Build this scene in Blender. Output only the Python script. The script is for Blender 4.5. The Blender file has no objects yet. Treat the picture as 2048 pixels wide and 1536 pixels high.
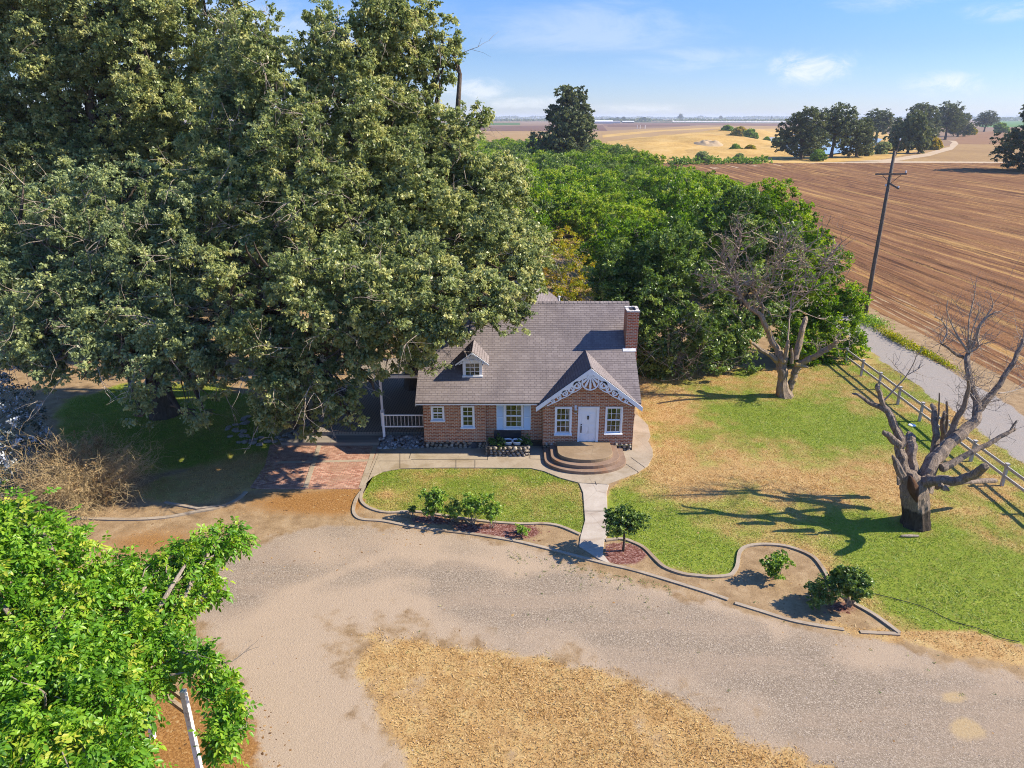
import bpy, math, random
import numpy as np
from mathutils import Vector, Matrix
R = math.radians
random.seed(7); rng = np.random.default_rng(7)
scene = bpy.context.scene
COL = scene.collection

# ------------------------------------------------------------------ camera
H = 16.0; PITCH = R(20.84); F = 1400.0
cam_d = bpy.data.cameras.new('camera'); cam = bpy.data.objects.new('camera', cam_d); COL.objects.link(cam)
cam_d.sensor_width = 36.0; cam_d.lens = F / 2048 * 36.0
cam_d.clip_start = 0.1; cam_d.clip_end = 40000
cam.location = (0, 0, H); cam.rotation_euler = (R(90) - PITCH, 0, 0)
scene.camera = cam
cp, sp = math.cos(PITCH), math.sin(PITCH)
def ray(px, py):
    a = (px - 1024) / F; b = (768 - py) / F
    return a, cp + b * sp, -sp + b * cp
def G(px, py, z=0.0):                       # ground point seen at a photo pixel
    x, y, w = ray(px, py); t = (z - H) / w
    return Vector((x * t, y * t, z))
def P(px, py, Y):                           # point at depth Y
    x, y, w = ray(px, py); t = Y / y
    return Vector((x * t, Y, H + w * t))
def PX(x, y, z):                            # inverse, for scatter tests
    d = y * cp - (z - H) * sp
    return 1024 + F * x / d, 768 - F * (y * sp + (z - H) * cp) / d

# ------------------------------------------------------------------ objects
def link(o, parent=None):
    COL.objects.link(o)
    if parent is not None: o.parent = parent
    return o
def tag(o, label=None, cat=None, group=None, kind=None):
    if label: o['label'] = label
    if cat: o['category'] = cat
    if group: o['group'] = group
    if kind: o['kind'] = kind
    return o
def thing(name, label, cat, loc=(0, 0, 0), group=None, rz=0.0):
    o = bpy.data.objects.new(name, None); o.empty_display_size = 0.2
    o.location = loc; o.rotation_euler = (0, 0, rz); link(o)
    return tag(o, label, cat, group)
def copy_tree(root, loc, rz=0.0, sc=1.0, label=None):
    r = root.copy(); COL.objects.link(r); r.location = loc; r.rotation_euler = (0, 0, rz)
    r.scale = (sc, sc, sc) if not isinstance(sc, tuple) else sc
    if label: r['label'] = label
    for ch in list(root.children):
        c = ch.copy(); COL.objects.link(c); c.parent = r
    return r

def np_mesh(name, V, faces_n, idx, mat, smooth=False, tint=None, uv=None):
    """V (n,3); idx flat loop vertex indices; faces_n = verts per face (int) or array"""
    me = bpy.data.meshes.new(name)
    n = len(V); me.vertices.add(n); me.vertices.foreach_set('co', np.asarray(V, dtype=np.float32).ravel())
    idx = np.asarray(idx, dtype=np.int32).ravel()
    me.loops.add(len(idx)); me.loops.foreach_set('vertex_index', idx)
    if np.isscalar(faces_n):
        nf = len(idx) // faces_n; ls = np.arange(nf, dtype=np.int32) * faces_n
    else:
        fn = np.asarray(faces_n); nf = len(fn); ls = np.concatenate([[0], np.cumsum(fn)[:-1]]).astype(np.int32)
    me.polygons.add(nf); me.polygons.foreach_set('loop_start', ls)
    if smooth: me.polygons.foreach_set('use_smooth', np.ones(nf, dtype=bool))
    if tint is not None:
        d = tint if isinstance(tint, dict) else {'tint': tint}
        for k, v in d.items():
            at = me.attributes.new(k, 'FLOAT', 'POINT'); at.data.foreach_set('value', np.asarray(v, dtype=np.float32))
    me.materials.append(mat); me.update(calc_edges=True); me.validate()
    return me
def np_obj(name, me, parent=None):
    return link(bpy.data.objects.new(name, me), parent)

class MB:
    def __init__(s): s.v = []; s.f = []; s.uv = []; s.has_uv = False
    def quad(s, *pts, uv=None):
        b = len(s.v); s.v += [tuple(p) for p in pts]; s.f.append(tuple(range(b, b + len(pts))))
        s.uv.append(uv);  s.has_uv |= uv is not None
        return s
    def face(s, f): s.f.append(f); s.uv.append(None)
    def box(s, x0, x1, y0, y1, z0, z1):
        b = len(s.v)
        s.v += [(x0,y0,z0),(x1,y0,z0),(x1,y1,z0),(x0,y1,z0),(x0,y0,z1),(x1,y0,z1),(x1,y1,z1),(x0,y1,z1)]
        for f in ((0,3,2,1),(4,5,6,7),(0,1,5,4),(1,2,6,5),(2,3,7,6),(3,0,4,7)): s.face(tuple(b + i for i in f))
        return s
    def hexa(s, P8):
        b = len(s.v); s.v += [tuple(p) for p in P8]
        for f in ((0,3,2,1),(4,5,6,7),(0,1,5,4),(1,2,6,5),(2,3,7,6),(3,0,4,7)): s.face(tuple(b + i for i in f))
        return s
    def bar(s, p, q, w, h, up=(0, 0, 1)):
        p = Vector(p); q = Vector(q); d = (q - p).normalized(); up = Vector(up)
        if abs(d.dot(up)) > .98: up = Vector((0, 1, 0))
        r = d.cross(up).normalized() * (w / 2); u = r.cross(d).normalized() * (h / 2)
        return s.hexa([p - r - u, p + r - u, q + r - u, q - r - u, p - r + u, p + r + u, q + r + u, q - r + u])
    def prism(s, poly, z0, z1, cap0=True):          # poly in xy, ccw
        n = len(poly); b = len(s.v)
        s.v += [(p[0], p[1], z0) for p in poly] + [(p[0], p[1], z1) for p in poly]
        for i in range(n):
            j = (i + 1) % n; s.face((b + i, b + j, b + n + j, b + n + i))
        s.face(tuple(b + n + i for i in range(n)))
        if cap0: s.face(tuple(b + n - 1 - i for i in range(n)))
        return s
    def plate(s, poly, y0, y1):                      # poly in xz, extruded along y
        n = len(poly); b = len(s.v)
        s.v += [(p[0], y0, p[1]) for p in poly] + [(p[0], y1, p[1]) for p in poly]
        for i in range(n):
            j = (i + 1) % n; s.face((b + i, b + n + i, b + n + j, b + j))
        s.face(tuple(b + i for i in range(n))); s.face(tuple(b + 2 * n - 1 - i for i in range(n)))
        return s
    def tube(s, pts, rad, seg=6, rough=0.0, cap=True, ridge=0.0):
        pts = [Vector(p) for p in pts]; n = len(pts)
        if np.isscalar(rad): rad = [rad] * n
        t0 = (pts[1] - pts[0]).normalized()
        u = t0.orthogonal().normalized(); b = len(s.v)
        off = [1 + ridge * random.uniform(-1, 1) * (1 if k % 2 else -.4) for k in range(seg)]
        for i in range(n):
            if i == 0: t = t0
            elif i == n - 1: t = (pts[i] - pts[i - 1]).normalized()
            else: t = (pts[i + 1] - pts[i - 1]).normalized()
            u = (u - t * u.dot(t)).normalized(); w = t.cross(u)
            for k in range(seg):
                a = 2 * math.pi * k / seg; r = rad[i] * (1 + rough * (random.random() - .5)) * off[k]
                if ridge: off[k] += ridge * .35 * random.uniform(-1, 1) - (off[k] - 1) * .08
                s.v.append(tuple(pts[i] + (u * math.cos(a) + w * math.sin(a)) * r))
        for i in range(n - 1):
            for k in range(seg):
                k2 = (k + 1) % seg
                s.face((b + i * seg + k, b + i * seg + k2, b + (i + 1) * seg + k2, b + (i + 1) * seg + k))
        if cap:
            s.face(tuple(b + seg - 1 - k for k in range(seg))); s.face(tuple(b + (n - 1) * seg + k for k in range(seg)))
        return s
    def lathe(s, prof, cx, cy, seg=16):              # prof [(r,z)...]
        b = len(s.v)
        for r, z in prof:
            for k in range(seg):
                a = 2 * math.pi * k / seg; s.v.append((cx + r * math.cos(a), cy + r * math.sin(a), z))
        for i in range(len(prof) - 1):
            for k in range(seg):
                k2 = (k + 1) % seg
                s.face((b + i * seg + k, b + i * seg + k2, b + (i + 1) * seg + k2, b + (i + 1) * seg + k))
        s.face(tuple(b + seg - 1 - k for k in range(seg)))
        s.face(tuple(b + (len(prof) - 1) * seg + k for k in range(seg)))
        return s
    def blob(s, c, r, nu=8, nv=5, jit=.12):
        b = len(s.v); rz = random.random() * 6.28; cr, sr = math.cos(rz), math.sin(rz)
        s.v.append((c[0], c[1], c[2] - r[2]))
        for i in range(1, nv):
            ph = math.pi * i / nv
            for k in range(nu):
                a = 2 * math.pi * k / nu; q = 1 + jit * (random.random() - .5) * 2
                x = r[0] * math.sin(ph) * math.cos(a) * q; y = r[1] * math.sin(ph) * math.sin(a) * q
                s.v.append((c[0] + x * cr - y * sr, c[1] + x * sr + y * cr, c[2] - r[2] * math.cos(ph) * q))
        s.v.append((c[0], c[1], c[2] + r[2])); e = len(s.v) - 1
        for k in range(nu):
            k2 = (k + 1) % nu; s.face((b, b + 1 + k2, b + 1 + k)); s.face((e, e - nu + k, e - nu + k2))
            for i in range(nv - 2):
                o = b + 1 + i * nu; s.face((o + k, o + k2, o + nu + k2, o + nu + k))
        return s
    def build(s, name, mat, parent=None, smooth=False, bevel=0.0):
        me = bpy.data.meshes.new(name); me.from_pydata(s.v, [], s.f)
        if s.has_uv:
            l = me.uv_layers.new(name='uv').data; k = 0
            for f, uv in zip(s.f, s.uv):
                for i in range(len(f)):
                    if uv: l[k].uv = uv[i]
                    k += 1
        if smooth: me.polygons.foreach_set('use_smooth', [True] * len(me.polygons))
        me.materials.append(mat); me.update(); me.validate()
        o = link(bpy.data.objects.new(name, me), parent)
        if bevel:
            m = o.modifiers.new('bevel', 'BEVEL'); m.width = bevel; m.segments = 2; m.limit_method = 'ANGLE'
        return o

# ------------------------------------------------------------------ numpy noise and polygons
def vnoise(x, y, seed=0):
    xi = np.floor(x).astype(np.int64); yi = np.floor(y).astype(np.int64); fx = x - xi; fy = y - yi
    fx = fx * fx * (3 - 2 * fx); fy = fy * fy * (3 - 2 * fy)
    def h(a, b):
        n = (a * 374761393 + b * 668265263 + seed * 974634777) & 0xffffffff
        n = ((n ^ (n >> 13)) * 1274126177) & 0xffffffff
        return ((n ^ (n >> 16)) & 0xffff) / 65535.0
    return (h(xi, yi) * (1 - fx) + h(xi + 1, yi) * fx) * (1 - fy) + (h(xi, yi + 1) * (1 - fx) + h(xi + 1, yi + 1) * fx) * fy
def fbm(x, y, seed=0, oct=4):
    s = 0; a = .5; t = 0
    for i in range(oct):
        s = s + a * vnoise(x * 2 ** i, y * 2 ** i, seed + i * 17); t += a; a *= .5
    return s / t
def poly_sd(x, y, poly):                     # signed distance, positive inside
    poly = np.asarray(poly, dtype=float); n = len(poly)
    d = np.full(x.shape, 1e18); ins = np.zeros(x.shape, dtype=bool)
    for i in range(n):
        ax, ay = poly[i]; bx, by = poly[(i + 1) % n]
        ex, ey = bx - ax, by - ay; L = ex * ex + ey * ey + 1e-12
        t = np.clip(((x - ax) * ex + (y - ay) * ey) / L, 0, 1)
        d = np.minimum(d, (x - ax - t * ex) ** 2 + (y - ay - t * ey) ** 2)
        c = ((ay > y) != (by > y)) & (x < (bx - ax) * (y - ay) / (by - ay + 1e-12) + ax)
        ins ^= c
    d = np.sqrt(d); return np.where(ins, d, -d)
def gpoly(pts, z=0.0): return [tuple(G(a, b, z)[:2]) for a, b in pts]
def sstep(x, a, b):
    t = np.clip((x - a) / (b - a), 0, 1); return t * t * (3 - 2 * t)
def spline(pts, n=6):                        # Catmull-Rom through points
    pts = [Vector(p) for p in pts]; out = []
    for i in range(len(pts) - 1):
        p0 = pts[max(i - 1, 0)]; p1 = pts[i]; p2 = pts[i + 1]; p3 = pts[min(i + 2, len(pts) - 1)]
        for k in range(n):
            t = k / n
            out.append(.5 * ((2 * p1) + (p2 - p0) * t + (2 * p0 - 5 * p1 + 4 * p2 - p3) * t * t + (3 * p1 - p0 - 3 * p2 + p3) * t ** 3))
    out.append(pts[-1]); return out

# ------------------------------------------------------------------ materials
def newmat(name):
    m = bpy.data.materials.new(name); m.use_nodes = True; nt = m.node_tree; nt.nodes.clear(); return m, nt
def N(nt, typ, props=None, out=0, **ins):
    n = nt.nodes.new(typ)
    for k, v in (props or {}).items(): setattr(n, k, v)
    for k, v in ins.items():
        key = k.replace('_', ' ')
        s = n.inputs[int(k[1:])] if (k[0] == 'i' and k[1:].isdigit()) else n.inputs[key]
        if isinstance(v, bpy.types.NodeSocket): nt.links.new(v, s)
        else: s.default_value = v
    return n.outputs[out]
def C4(c): return (c[0], c[1], c[2], 1.0)
def noise(nt, vec, scale, detail=4, rough=.6, dist=0.0):
    return N(nt, 'ShaderNodeTexNoise', Vector=vec, Scale=scale, Detail=detail, Roughness=rough, Distortion=dist)
def ramp(nt, fac, stops, interp='LINEAR'):
    n = nt.nodes.new('ShaderNodeValToRGB'); cr = n.color_ramp; cr.interpolation = interp
    while len(cr.elements) < len(stops): cr.elements.new(.5)
    for e, (p, c) in zip(cr.elements, stops):
        e.position = p; e.color = C4(c) if not np.isscalar(c) else (c, c, c, 1)
    nt.links.new(fac, n.inputs[0]); return n.outputs[0]
def mix(nt, fac, a, b, blend='MIX'):
    n = nt.nodes.new('ShaderNodeMix'); n.data_type = 'RGBA'; n.blend_type = blend
    for s, v in ((n.inputs[0], fac), (n.inputs[6], a), (n.inputs[7], b)):
        if isinstance(v, bpy.types.NodeSocket): nt.links.new(v, s)
        else: s.default_value = C4(v) if isinstance(v, tuple) and len(v) == 3 else v
    return n.outputs[2]
def mth(nt, op, a, b=0.0, c=None):
    n = nt.nodes.new('ShaderNodeMath'); n.operation = op
    for s, v in zip(n.inputs, (a, b, c)):
        if v is None: continue
        if isinstance(v, bpy.types.NodeSocket): nt.links.new(v, s)
        else: s.default_value = v
    return n.outputs[0]
def mapr(nt, v, a, b, c=0.0, d=1.0, smooth=True):
    n = nt.nodes.new('ShaderNodeMapRange'); n.interpolation_type = 'SMOOTHSTEP' if smooth else 'LINEAR'
    nt.links.new(v, n.inputs[0])
    for i, q in zip((1, 2, 3, 4), (a, b, c, d)): n.inputs[i].default_value = q
    return n.outputs[0]
def pos(nt): return N(nt, 'ShaderNodeNewGeometry', out=0)
def objc(nt): return N(nt, 'ShaderNodeTexCoord', out=3)
def scl(nt, vec, s): return N(nt, 'ShaderNodeMapping', Vector=vec, Scale=s)
def attr(nt, name): return N(nt, 'ShaderNodeAttribute', {'attribute_name': name}, out=2)
def bump(nt, h, strength=.5, dist=.02): return N(nt, 'ShaderNodeBump', Height=h, Strength=strength, Distance=dist)
GAIN = [1.0]
def finish(nt, col, rough=.85, normal=None, spec=.3, metal=0.0):
    if GAIN[0] != 1.0 and isinstance(col, bpy.types.NodeSocket):
        h = nt.nodes.new('ShaderNodeHueSaturation'); h.inputs['Value'].default_value = GAIN[0]; nt.links.new(col, h.inputs['Color']); col = h.outputs[0]
    n = nt.nodes.new('ShaderNodeBsdfPrincipled')
    for k, v in (('Base Color', col), ('Roughness', rough), ('Specular IOR Level', spec), ('Metallic', metal)):
        if isinstance(v, bpy.types.NodeSocket): nt.links.new(v, n.inputs[k])
        else: n.inputs[k].default_value = C4(v) if isinstance(v, tuple) else v
    if normal is not None: nt.links.new(normal, n.inputs['Normal'])
    o = nt.nodes.new('ShaderNodeOutputMaterial'); nt.links.new(n.outputs[0], o.inputs[0]); return n

def m_simple(name, c1, c2, scale=6, rough=.7, bs=.3, bd=.01, stretch=(1, 1, 1), spec=.3):
    m, nt = newmat(name); v = scl(nt, pos(nt), stretch)
    n = noise(nt, v, scale, 6); n2 = noise(nt, v, scale * 7, 3)
    c = ramp(nt, mth(nt, 'ADD', mth(nt, 'MULTIPLY', n, .7), mth(nt, 'MULTIPLY', n2, .3)), [(.3, c1), (.7, c2)])
    finish(nt, c, rough, bump(nt, n2, bs, bd), spec); return m
def m_leaf(name, stops, trans=.35, gloss=.06, tr_gain=1.25, grough=.4, rnd=.22):
    m, nt = newmat(name)
    r = N(nt, 'ShaderNodeNewGeometry', out=8)                    # random per leaf
    t = mth(nt, 'ADD', attr(nt, 'tint'), mth(nt, 'MULTIPLY', mth(nt, 'SUBTRACT', r, .5), rnd))
    c = ramp(nt, t, stops)
    hsv = nt.nodes.new('ShaderNodeHueSaturation'); nt.links.new(c, hsv.inputs['Color'])
    hsv.inputs['Value'].default_value = tr_gain; hsv.inputs['Hue'].default_value = .49; hsv.inputs['Saturation'].default_value = 1.1
    d = N(nt, 'ShaderNodeBsdfDiffuse', Color=c); tr = N(nt, 'ShaderNodeBsdfTranslucent', Color=hsv.outputs[0])
    g = N(nt, 'ShaderNodeBsdfGlossy', Color=(1, 1, 1, 1), Roughness=grough)
    a = N(nt, 'ShaderNodeMixShader', i0=trans, i1=d, i2=tr); b = N(nt, 'ShaderNodeMixShader', i0=gloss, i1=a, i2=g)
    o = nt.nodes.new('ShaderNodeOutputMaterial'); nt.links.new(b, o.inputs[0]); return m
def m_bark(name, c1, c2, c3=None, scale=3.0, dark_below=None):
    m, nt = newmat(name); v = scl(nt, pos(nt), (1, 1, .25))
    n = noise(nt, v, scale * 3, 8, .78, .8); n2 = noise(nt, pos(nt), scale * .7, 3)
    c = ramp(nt, n, [(.3, c1), (.62, c2)])
    if c3: c = mix(nt, mapr(nt, n2, .52, .66), c, c3)
    if dark_below is not None:
        z = N(nt, 'ShaderNodeSeparateXYZ', out=2, Vector=pos(nt))
        z = mth(nt, 'ADD', z, mth(nt, 'MULTIPLY', n2, .35))
        c = mix(nt, mapr(nt, z, dark_below, dark_below + .12, .8, 0), c, (.018, .014, .012))
    finish(nt, c, .9, bump(nt, n, 1.0, .12), .15); return m

OAK = m_leaf('oak_leaf', [(0, (.09, .125, .042)), (.35, (.20, .25, .085)), (.65, (.33, .375, .14)), (1, (.51, .50, .19))], .42, .022, 1.35, .4, .3)
OAKBLUE = m_leaf('oak_leaf_grey', [(0, (.11, .15, .065)), (.5, (.255, .32, .135)), (1, (.45, .48, .19))], .42, .022, 1.35, .4, .3)
OAKFAR = m_leaf('far_oak_leaf', [(0, (.05, .07, .03)), (.5, (.11, .14, .055)), (1, (.20, .22, .075))], .3, .02)
WALNUT = m_leaf('orchard_leaf', [(0, (.055, .115, .012)), (.4, (.14, .26, .022)), (.75, (.26, .39, .034)), (1, (.38, .44, .07))], .40, .012)
WALNEAR = m_leaf('near_walnut_leaf', [(0, (.065, .17, .012)), (.45, (.15, .33, .022)), (.8, (.29, .44, .035)), (1, (.46, .47, .06))], .42, .016)
PRIVET = m_leaf('hedge_leaf', [(0, (.05, .095, .018)), (.45, (.115, .195, .036)), (.8, (.21, .30, .058)), (1, (.31, .39, .09))], .34, .03)
YELLOWGREEN = m_leaf('yellow_leaf', [(0, (.12, .17, .014)), (.5, (.30, .33, .02)), (1, (.52, .36, .04))], .4, .02)
SHRUB = m_leaf('shrub_leaf', [(0, (.075, .15, .02)), (.5, (.19, .33, .04)), (1, (.33, .46, .07))], .38, .03)
WHITEBUSH = m_leaf('pale_blossom_leaf', [(0, (.03, .055, .03)), (.45, (.07, .10, .06)), (.62, (.42, .45, .44)), (1, (.66, .68, .68))], .2, .06)
BARK_OAK = m_bark('oak_bark', (.05, .038, .028), (.16, .125, .095))
BARK_DEAD = m_bark('dead_bark', (.06, .042, .03), (.38, .295, .22), None, 3.2, 1.0)
BARK_GOLD = m_bark('lichen_bark', (.11, .08, .06), (.38, .29, .20), (.42, .28, .09), 3.0)
TWIG = m_bark('twig', (.22, .175, .13), (.50, .41, .32), None, 4)
DRYTWIG = m_bark('dry_twig', (.34, .22, .09), (.66, .50, .26), None, 4)
# ------------------------------------------------------------------ foliage generators
def unit(v): return v / (np.linalg.norm(v, axis=-1, keepdims=True) + 1e-9)
def leaf_quads(C, A, Nn, L, W, tint):
    """diamond leaves: C centre, A long axis, Nn normal"""
    S = unit(np.cross(A, Nn)); L = L[:, None]; W = W[:, None]; n = len(C)
    up = unit(np.cross(S, A)) * (W * .22)
    V = np.stack([C - A * L * .5, C + S * W * .5 - A * L * .05 + up, C + A * L * .5, C - S * W * .5 - A * L * .05 + up], axis=1).reshape(-1, 3)
    return V, np.arange(n * 4), np.repeat(tint, 4)
def clump_leaves(centres, out, r, n_leaf, L, rs, droop=.35, flat=.75, tint0=.5, tvar=.35):
    """centres (k,3) clump centres, out (k,3) outward dirs, r (k,) radius"""
    k = len(centres); n = k * n_leaf
    cid = np.repeat(np.arange(k), n_leaf)
    # spread leaves on short twigs inside each clump
    ntw = max(3, n_leaf // 7)
    tw = unit(rs.normal(size=(k, ntw, 3)) + out[:, None, :] * .8 + np.array([0, 0, -droop])) 
    pick = rs.integers(0, ntw, n); d = tw[cid, pick]
    s = rs.random(n) ** .6
    jit = rs.normal(size=(n, 3)) * .16
    C = centres[cid] + (d * s[:, None] + jit) * r[cid][:, None] * np.array([1, 1, flat])
    A = unit(d + rs.normal(size=(n, 3)) * .8 + np.array([0, 0, -droop * .6]))
    Nn = unit(rs.normal(size=(n, 3)) + out[cid] * .35 + np.array([0, 0, .45]))
    Ls = L * (.65 + .7 * rs.random(n)); ct = rs.normal(size=k) * tvar * .5
    t = np.clip(tint0 + ct[cid] + rs.normal(size=n) * .07, 0.02, .98)
    return C, A, Nn, Ls, t
def boughs(lobes, seed, br=.85, fill=.62, view=None, hang=.42):
    """split every big lobe into separate leafy boughs with gaps between them"""
    rs = np.random.default_rng(seed); out = []
    for c, r in lobes:
        c = np.array(c, dtype=float)
        if r < br * 1.25: out.append((tuple(c), r)); continue
        n = int(fill * 4 * r * r / (br * br)) + 3
        for d in unit(rs.normal(size=(n, 3))):
            if view is not None and d @ unit(np.array(view) - c) < -.45 and rs.random() < .7: continue
            q = br * rs.uniform(.45, 1.2); p = c + d * max(r - q * .55, .2) * rs.uniform(.55, 1.25); out.append((tuple(p), q))
            if hang and rs.random() < hang and d[2] < .6:            # drooping strands below the bough
                for k in range(int(rs.integers(1, 4))): p = p + np.array([rs.normal() * .15, rs.normal() * .15 - .05, -q * .75]); q *= .72; out.append((tuple(p), q))
    return out
def crown_arrays(lobes, clump_r, n_leaf, L, seed, droop=.3, density=1.0, tint0=.5, tvar=.35, wid=.55, view=None, inner=.25, squash=.85, gap=.0, bough=0.0):
    if bough: lobes = boughs(lobes, seed + 3, bough, .46, view)
    rs = np.random.default_rng(seed); lob = [(np.array(c, dtype=float), float(r)) for c, r in lobes]
    CC = []; OO = []; LC = np.array([c for c, r in lob]); LR = np.array([r for c, r in lob])
    for i, (c, r) in enumerate(lob):
        k = int(density * 4 * math.pi * r * r / (math.pi * clump_r ** 2) * .8) + 3
        d = unit(rs.normal(size=(k, 3))); rad = r * np.where(rs.random(k) < inner, .35 + .5 * rs.random(k), .78 + .3 * rs.random(k))
        p = c + d * rad[:, None] * np.array([1, 1, squash])
        keep = np.ones(k, dtype=bool)
        for j in np.nonzero(np.linalg.norm(LC - c, axis=1) < r * 1.1 + LR * .6)[0]:
            c2, r2 = lob[j]
            if j != i: keep &= np.linalg.norm((p - c2) / np.array([1, 1, squash]), axis=1) > r2 * .5
        if view is not None:
            vd = unit(np.array(view) - c); keep &= (d @ vd > -.35) | (rs.random(k) < .3)
        if gap: 
            q = fbm(p[:, 0] * .55 + p[:, 2] * .31, p[:, 1] * .55 - p[:, 2] * .43, seed + 5, 2); keep &= q > gap
        CC.append(p[keep]); OO.append(d[keep])
    CC = np.concatenate(CC); OO = np.concatenate(OO)
    r = clump_r * (.6 + .7 * rs.random(len(CC)))
    C, A, Nn, Ls, t = clump_leaves(CC, OO, r, n_leaf, L, rs, droop, .75, tint0, tvar)
    return leaf_quads(C, A, Nn, Ls, Ls * wid * (.8 + .4 * rs.random(len(Ls))), t), CC
LEAFCOUNT = {}
def crown_mesh(name, mat, *a, **k):
    (V, idx, t), CC = crown_arrays(*a, **k); print('LEAVES', mat.name, len(t) // 4, len(CC)); return np_mesh(name, V, 4, idx, mat, tint=t), CC
def wob(p, q, n, w, sag=0.0):
    p = Vector(p); q = Vector(q); L = (q - p).length; out = []
    ox = Vector((random.uniform(-1, 1), random.uniform(-1, 1), random.uniform(-1, 1))); o2 = Vector((random.uniform(-1, 1), random.uniform(-1, 1), random.uniform(-1, 1)))
    for i in range(n + 1):
        t = i / n; e = math.sin(math.pi * t)
        out.append(p.lerp(q, t) + ox * (w * L * e) + o2 * (w * .5 * L * math.sin(2 * math.pi * t)) + Vector((0, 0, sag * L * e)))
    return out
def limbs(mb, base, lobes, r0, fork_z, rs, seg=7, twigs=0, CC=None):
    """trunk with root flare, limbs to each lobe, and twigs out to the clumps"""
    base = Vector(base); fork = base + Vector((random.uniform(-.3, .3), random.uniform(-.3, .3), fork_z))
    mb.tube([base + Vector((0, 0, -.2)), base + Vector((0, 0, .25)), base + Vector((.04, 0, fork_z * .35)), base.lerp(fork, .7), fork],
            [r0 * 1.55, r0 * 1.25, r0 * .95, r0 * .9, r0 * .8], 16, .04, True, .10)
    for c, r in lobes:
        c = Vector(c); d = (c - fork).length
        rr = min(r0 * .5, .05 * d * .55 + .04)
        pts = wob(fork - Vector((0, 0, .3)), c, 6, .09, .10)
        mb.tube(pts, [rr * (1 - .13 * i) for i in range(7)], seg, .1)
        for k in range(twigs):
            e = Vector(rs.normal(size=3)).normalized() * r * .95
            mb.tube(wob(pts[random.choice((4, 5, 6))], c + e, 4, .12, .03), [rr * .32, rr * .25, rr * .17, rr * .1, .012], 4)
def twig(mb, p, d, L, r, depth, rs, curl=.5, up=.15, seg=3, kids=(2, 4)):
    p = Vector(p); d = Vector(d).normalized(); n = 5; pts = [p.copy()]
    for i in range(n):
        d = (d + Vector(rs.normal(size=3)) * curl * .32 + Vector((0, 0, up * .3))).normalized(); p = p + d * (L / n); pts.append(p.copy())
    mb.tube(pts, [max(r * (1 - .16 * i), .004) for i in range(n + 1)], seg, 0, False)
    if depth:
        for k in range(rs.integers(*kids)):
            i = int(rs.integers(1, n + 1)); e = (d + Vector(rs.normal(size=3)) * .75).normalized()
            twig(mb, pts[i], e, L * (.45 + .3 * rs.random()), r * .55, depth - 1, rs, curl, up, seg, kids)
# ------------------------------------------------------------------ light and sky
SUN_EL = R(37.4); light_dir = Vector((-math.cos(SUN_EL), -.03, -math.sin(SUN_EL))).normalized()
sl = bpy.data.lights.new('sun', 'SUN'); sl.energy = 5.0; sl.angle = R(.53); sl.color = (1.0, .90, .74)
so = bpy.data.objects.new('sun', sl); COL.objects.link(so); so.rotation_euler = light_dir.to_track_quat('-Z', 'Y').to_euler(); so.location = (60, 0, 60)
w = bpy.data.worlds.new('World'); scene.world = w; w.use_nodes = True; nt = w.node_tree; nt.nodes.clear()
sky = nt.nodes.new('ShaderNodeTexSky'); sky.sky_type = 'NISHITA'; sky.sun_disc = False; sky.sun_elevation = SUN_EL; sky.sun_rotation = R(88)
sky.altitude = 0; sky.air_density = 1.0; sky.dust_density = .1; sky.ozone_density = 2.2
d = N(nt, 'ShaderNodeTexCoord', out=0)
xyz = nt.nodes.new('ShaderNodeSeparateXYZ'); nt.links.new(d, xyz.inputs[0]); dx, dy, dz = xyz.outputs
az = mth(nt, 'ARCTAN2', dx, dy); el = mth(nt, 'ARCSINE', dz)
def cloud(azc, elc, wa, we, sc, thr, seed):
    ga = mth(nt, 'POWER', mth(nt, 'DIVIDE', mth(nt, 'SUBTRACT', az, azc), wa), 2.0)
    e = mth(nt, 'DIVIDE', mth(nt, 'SUBTRACT', el, elc), we)
    ge = mth(nt, 'POWER', e, 2.0)
    g = mth(nt, 'EXPONENT', mth(nt, 'MULTIPLY', mth(nt, 'ADD', ga, ge), -1.0))
    v = nt.nodes.new('ShaderNodeCombineXYZ'); nt.links.new(mth(nt, 'MULTIPLY', az, sc[0]), v.inputs[0]); nt.links.new(mth(nt, 'MULTIPLY', el, sc[1]), v.inputs[1]); v.inputs[2].default_value = seed
    nz = noise(nt, v.outputs[0], 1.0, 9, .68, .5)
    return mapr(nt, mth(nt, 'MULTIPLY', g, mth(nt, 'ADD', mth(nt, 'MULTIPLY', nz, 2.2), -.45)), thr - .12, thr + .55)
def pxdir(px, py):
    x, y, z = ray(px, py); return math.atan2(x, y), math.asin(z / math.sqrt(x * x + y * y + z * z))
tot = None
for (px, py, wa, we, sc, thr, k, seed) in ((1625, 135, .058, .022, (22, 40), .30, .75, 1.0), (1895, 168, .055, .016, (24, 50), .34, .6, 3.3), (945, 178, .055, .018, (24, 50), .32, .55, 5.1),
                                     (1040, 205, .09, .010, (18, 60), .34, .45, 7.7), (1180, 55, .22, .035, (5, 26), .30, .28, 9.2), (1400, 118, .14, .018, (7, 40), .32, .26, 11.4),
                                     (1270, 218, .10, .008, (18, 70), .34, .4, 13.5), (2010, 22, .05, .012, (16, 50), .34, .4, 15.2), (1780, 5, .08, .012, (12, 50), .34, .3, 16.2), (420, 60, .3, .06, (6, 16), .3, .4, 18)):
    a, e = pxdir(px, py); c = mth(nt, 'MULTIPLY', cloud(a, e, wa, we, sc, thr, seed), k)
    tot = c if tot is None else mth(nt, 'MAXIMUM', tot, c)
SKYGAIN = nt.nodes.new('ShaderNodeHueSaturation'); nt.links.new(sky.outputs[0], SKYGAIN.inputs['Color']); SKYGAIN.inputs['Saturation'].default_value = 1.15
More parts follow.
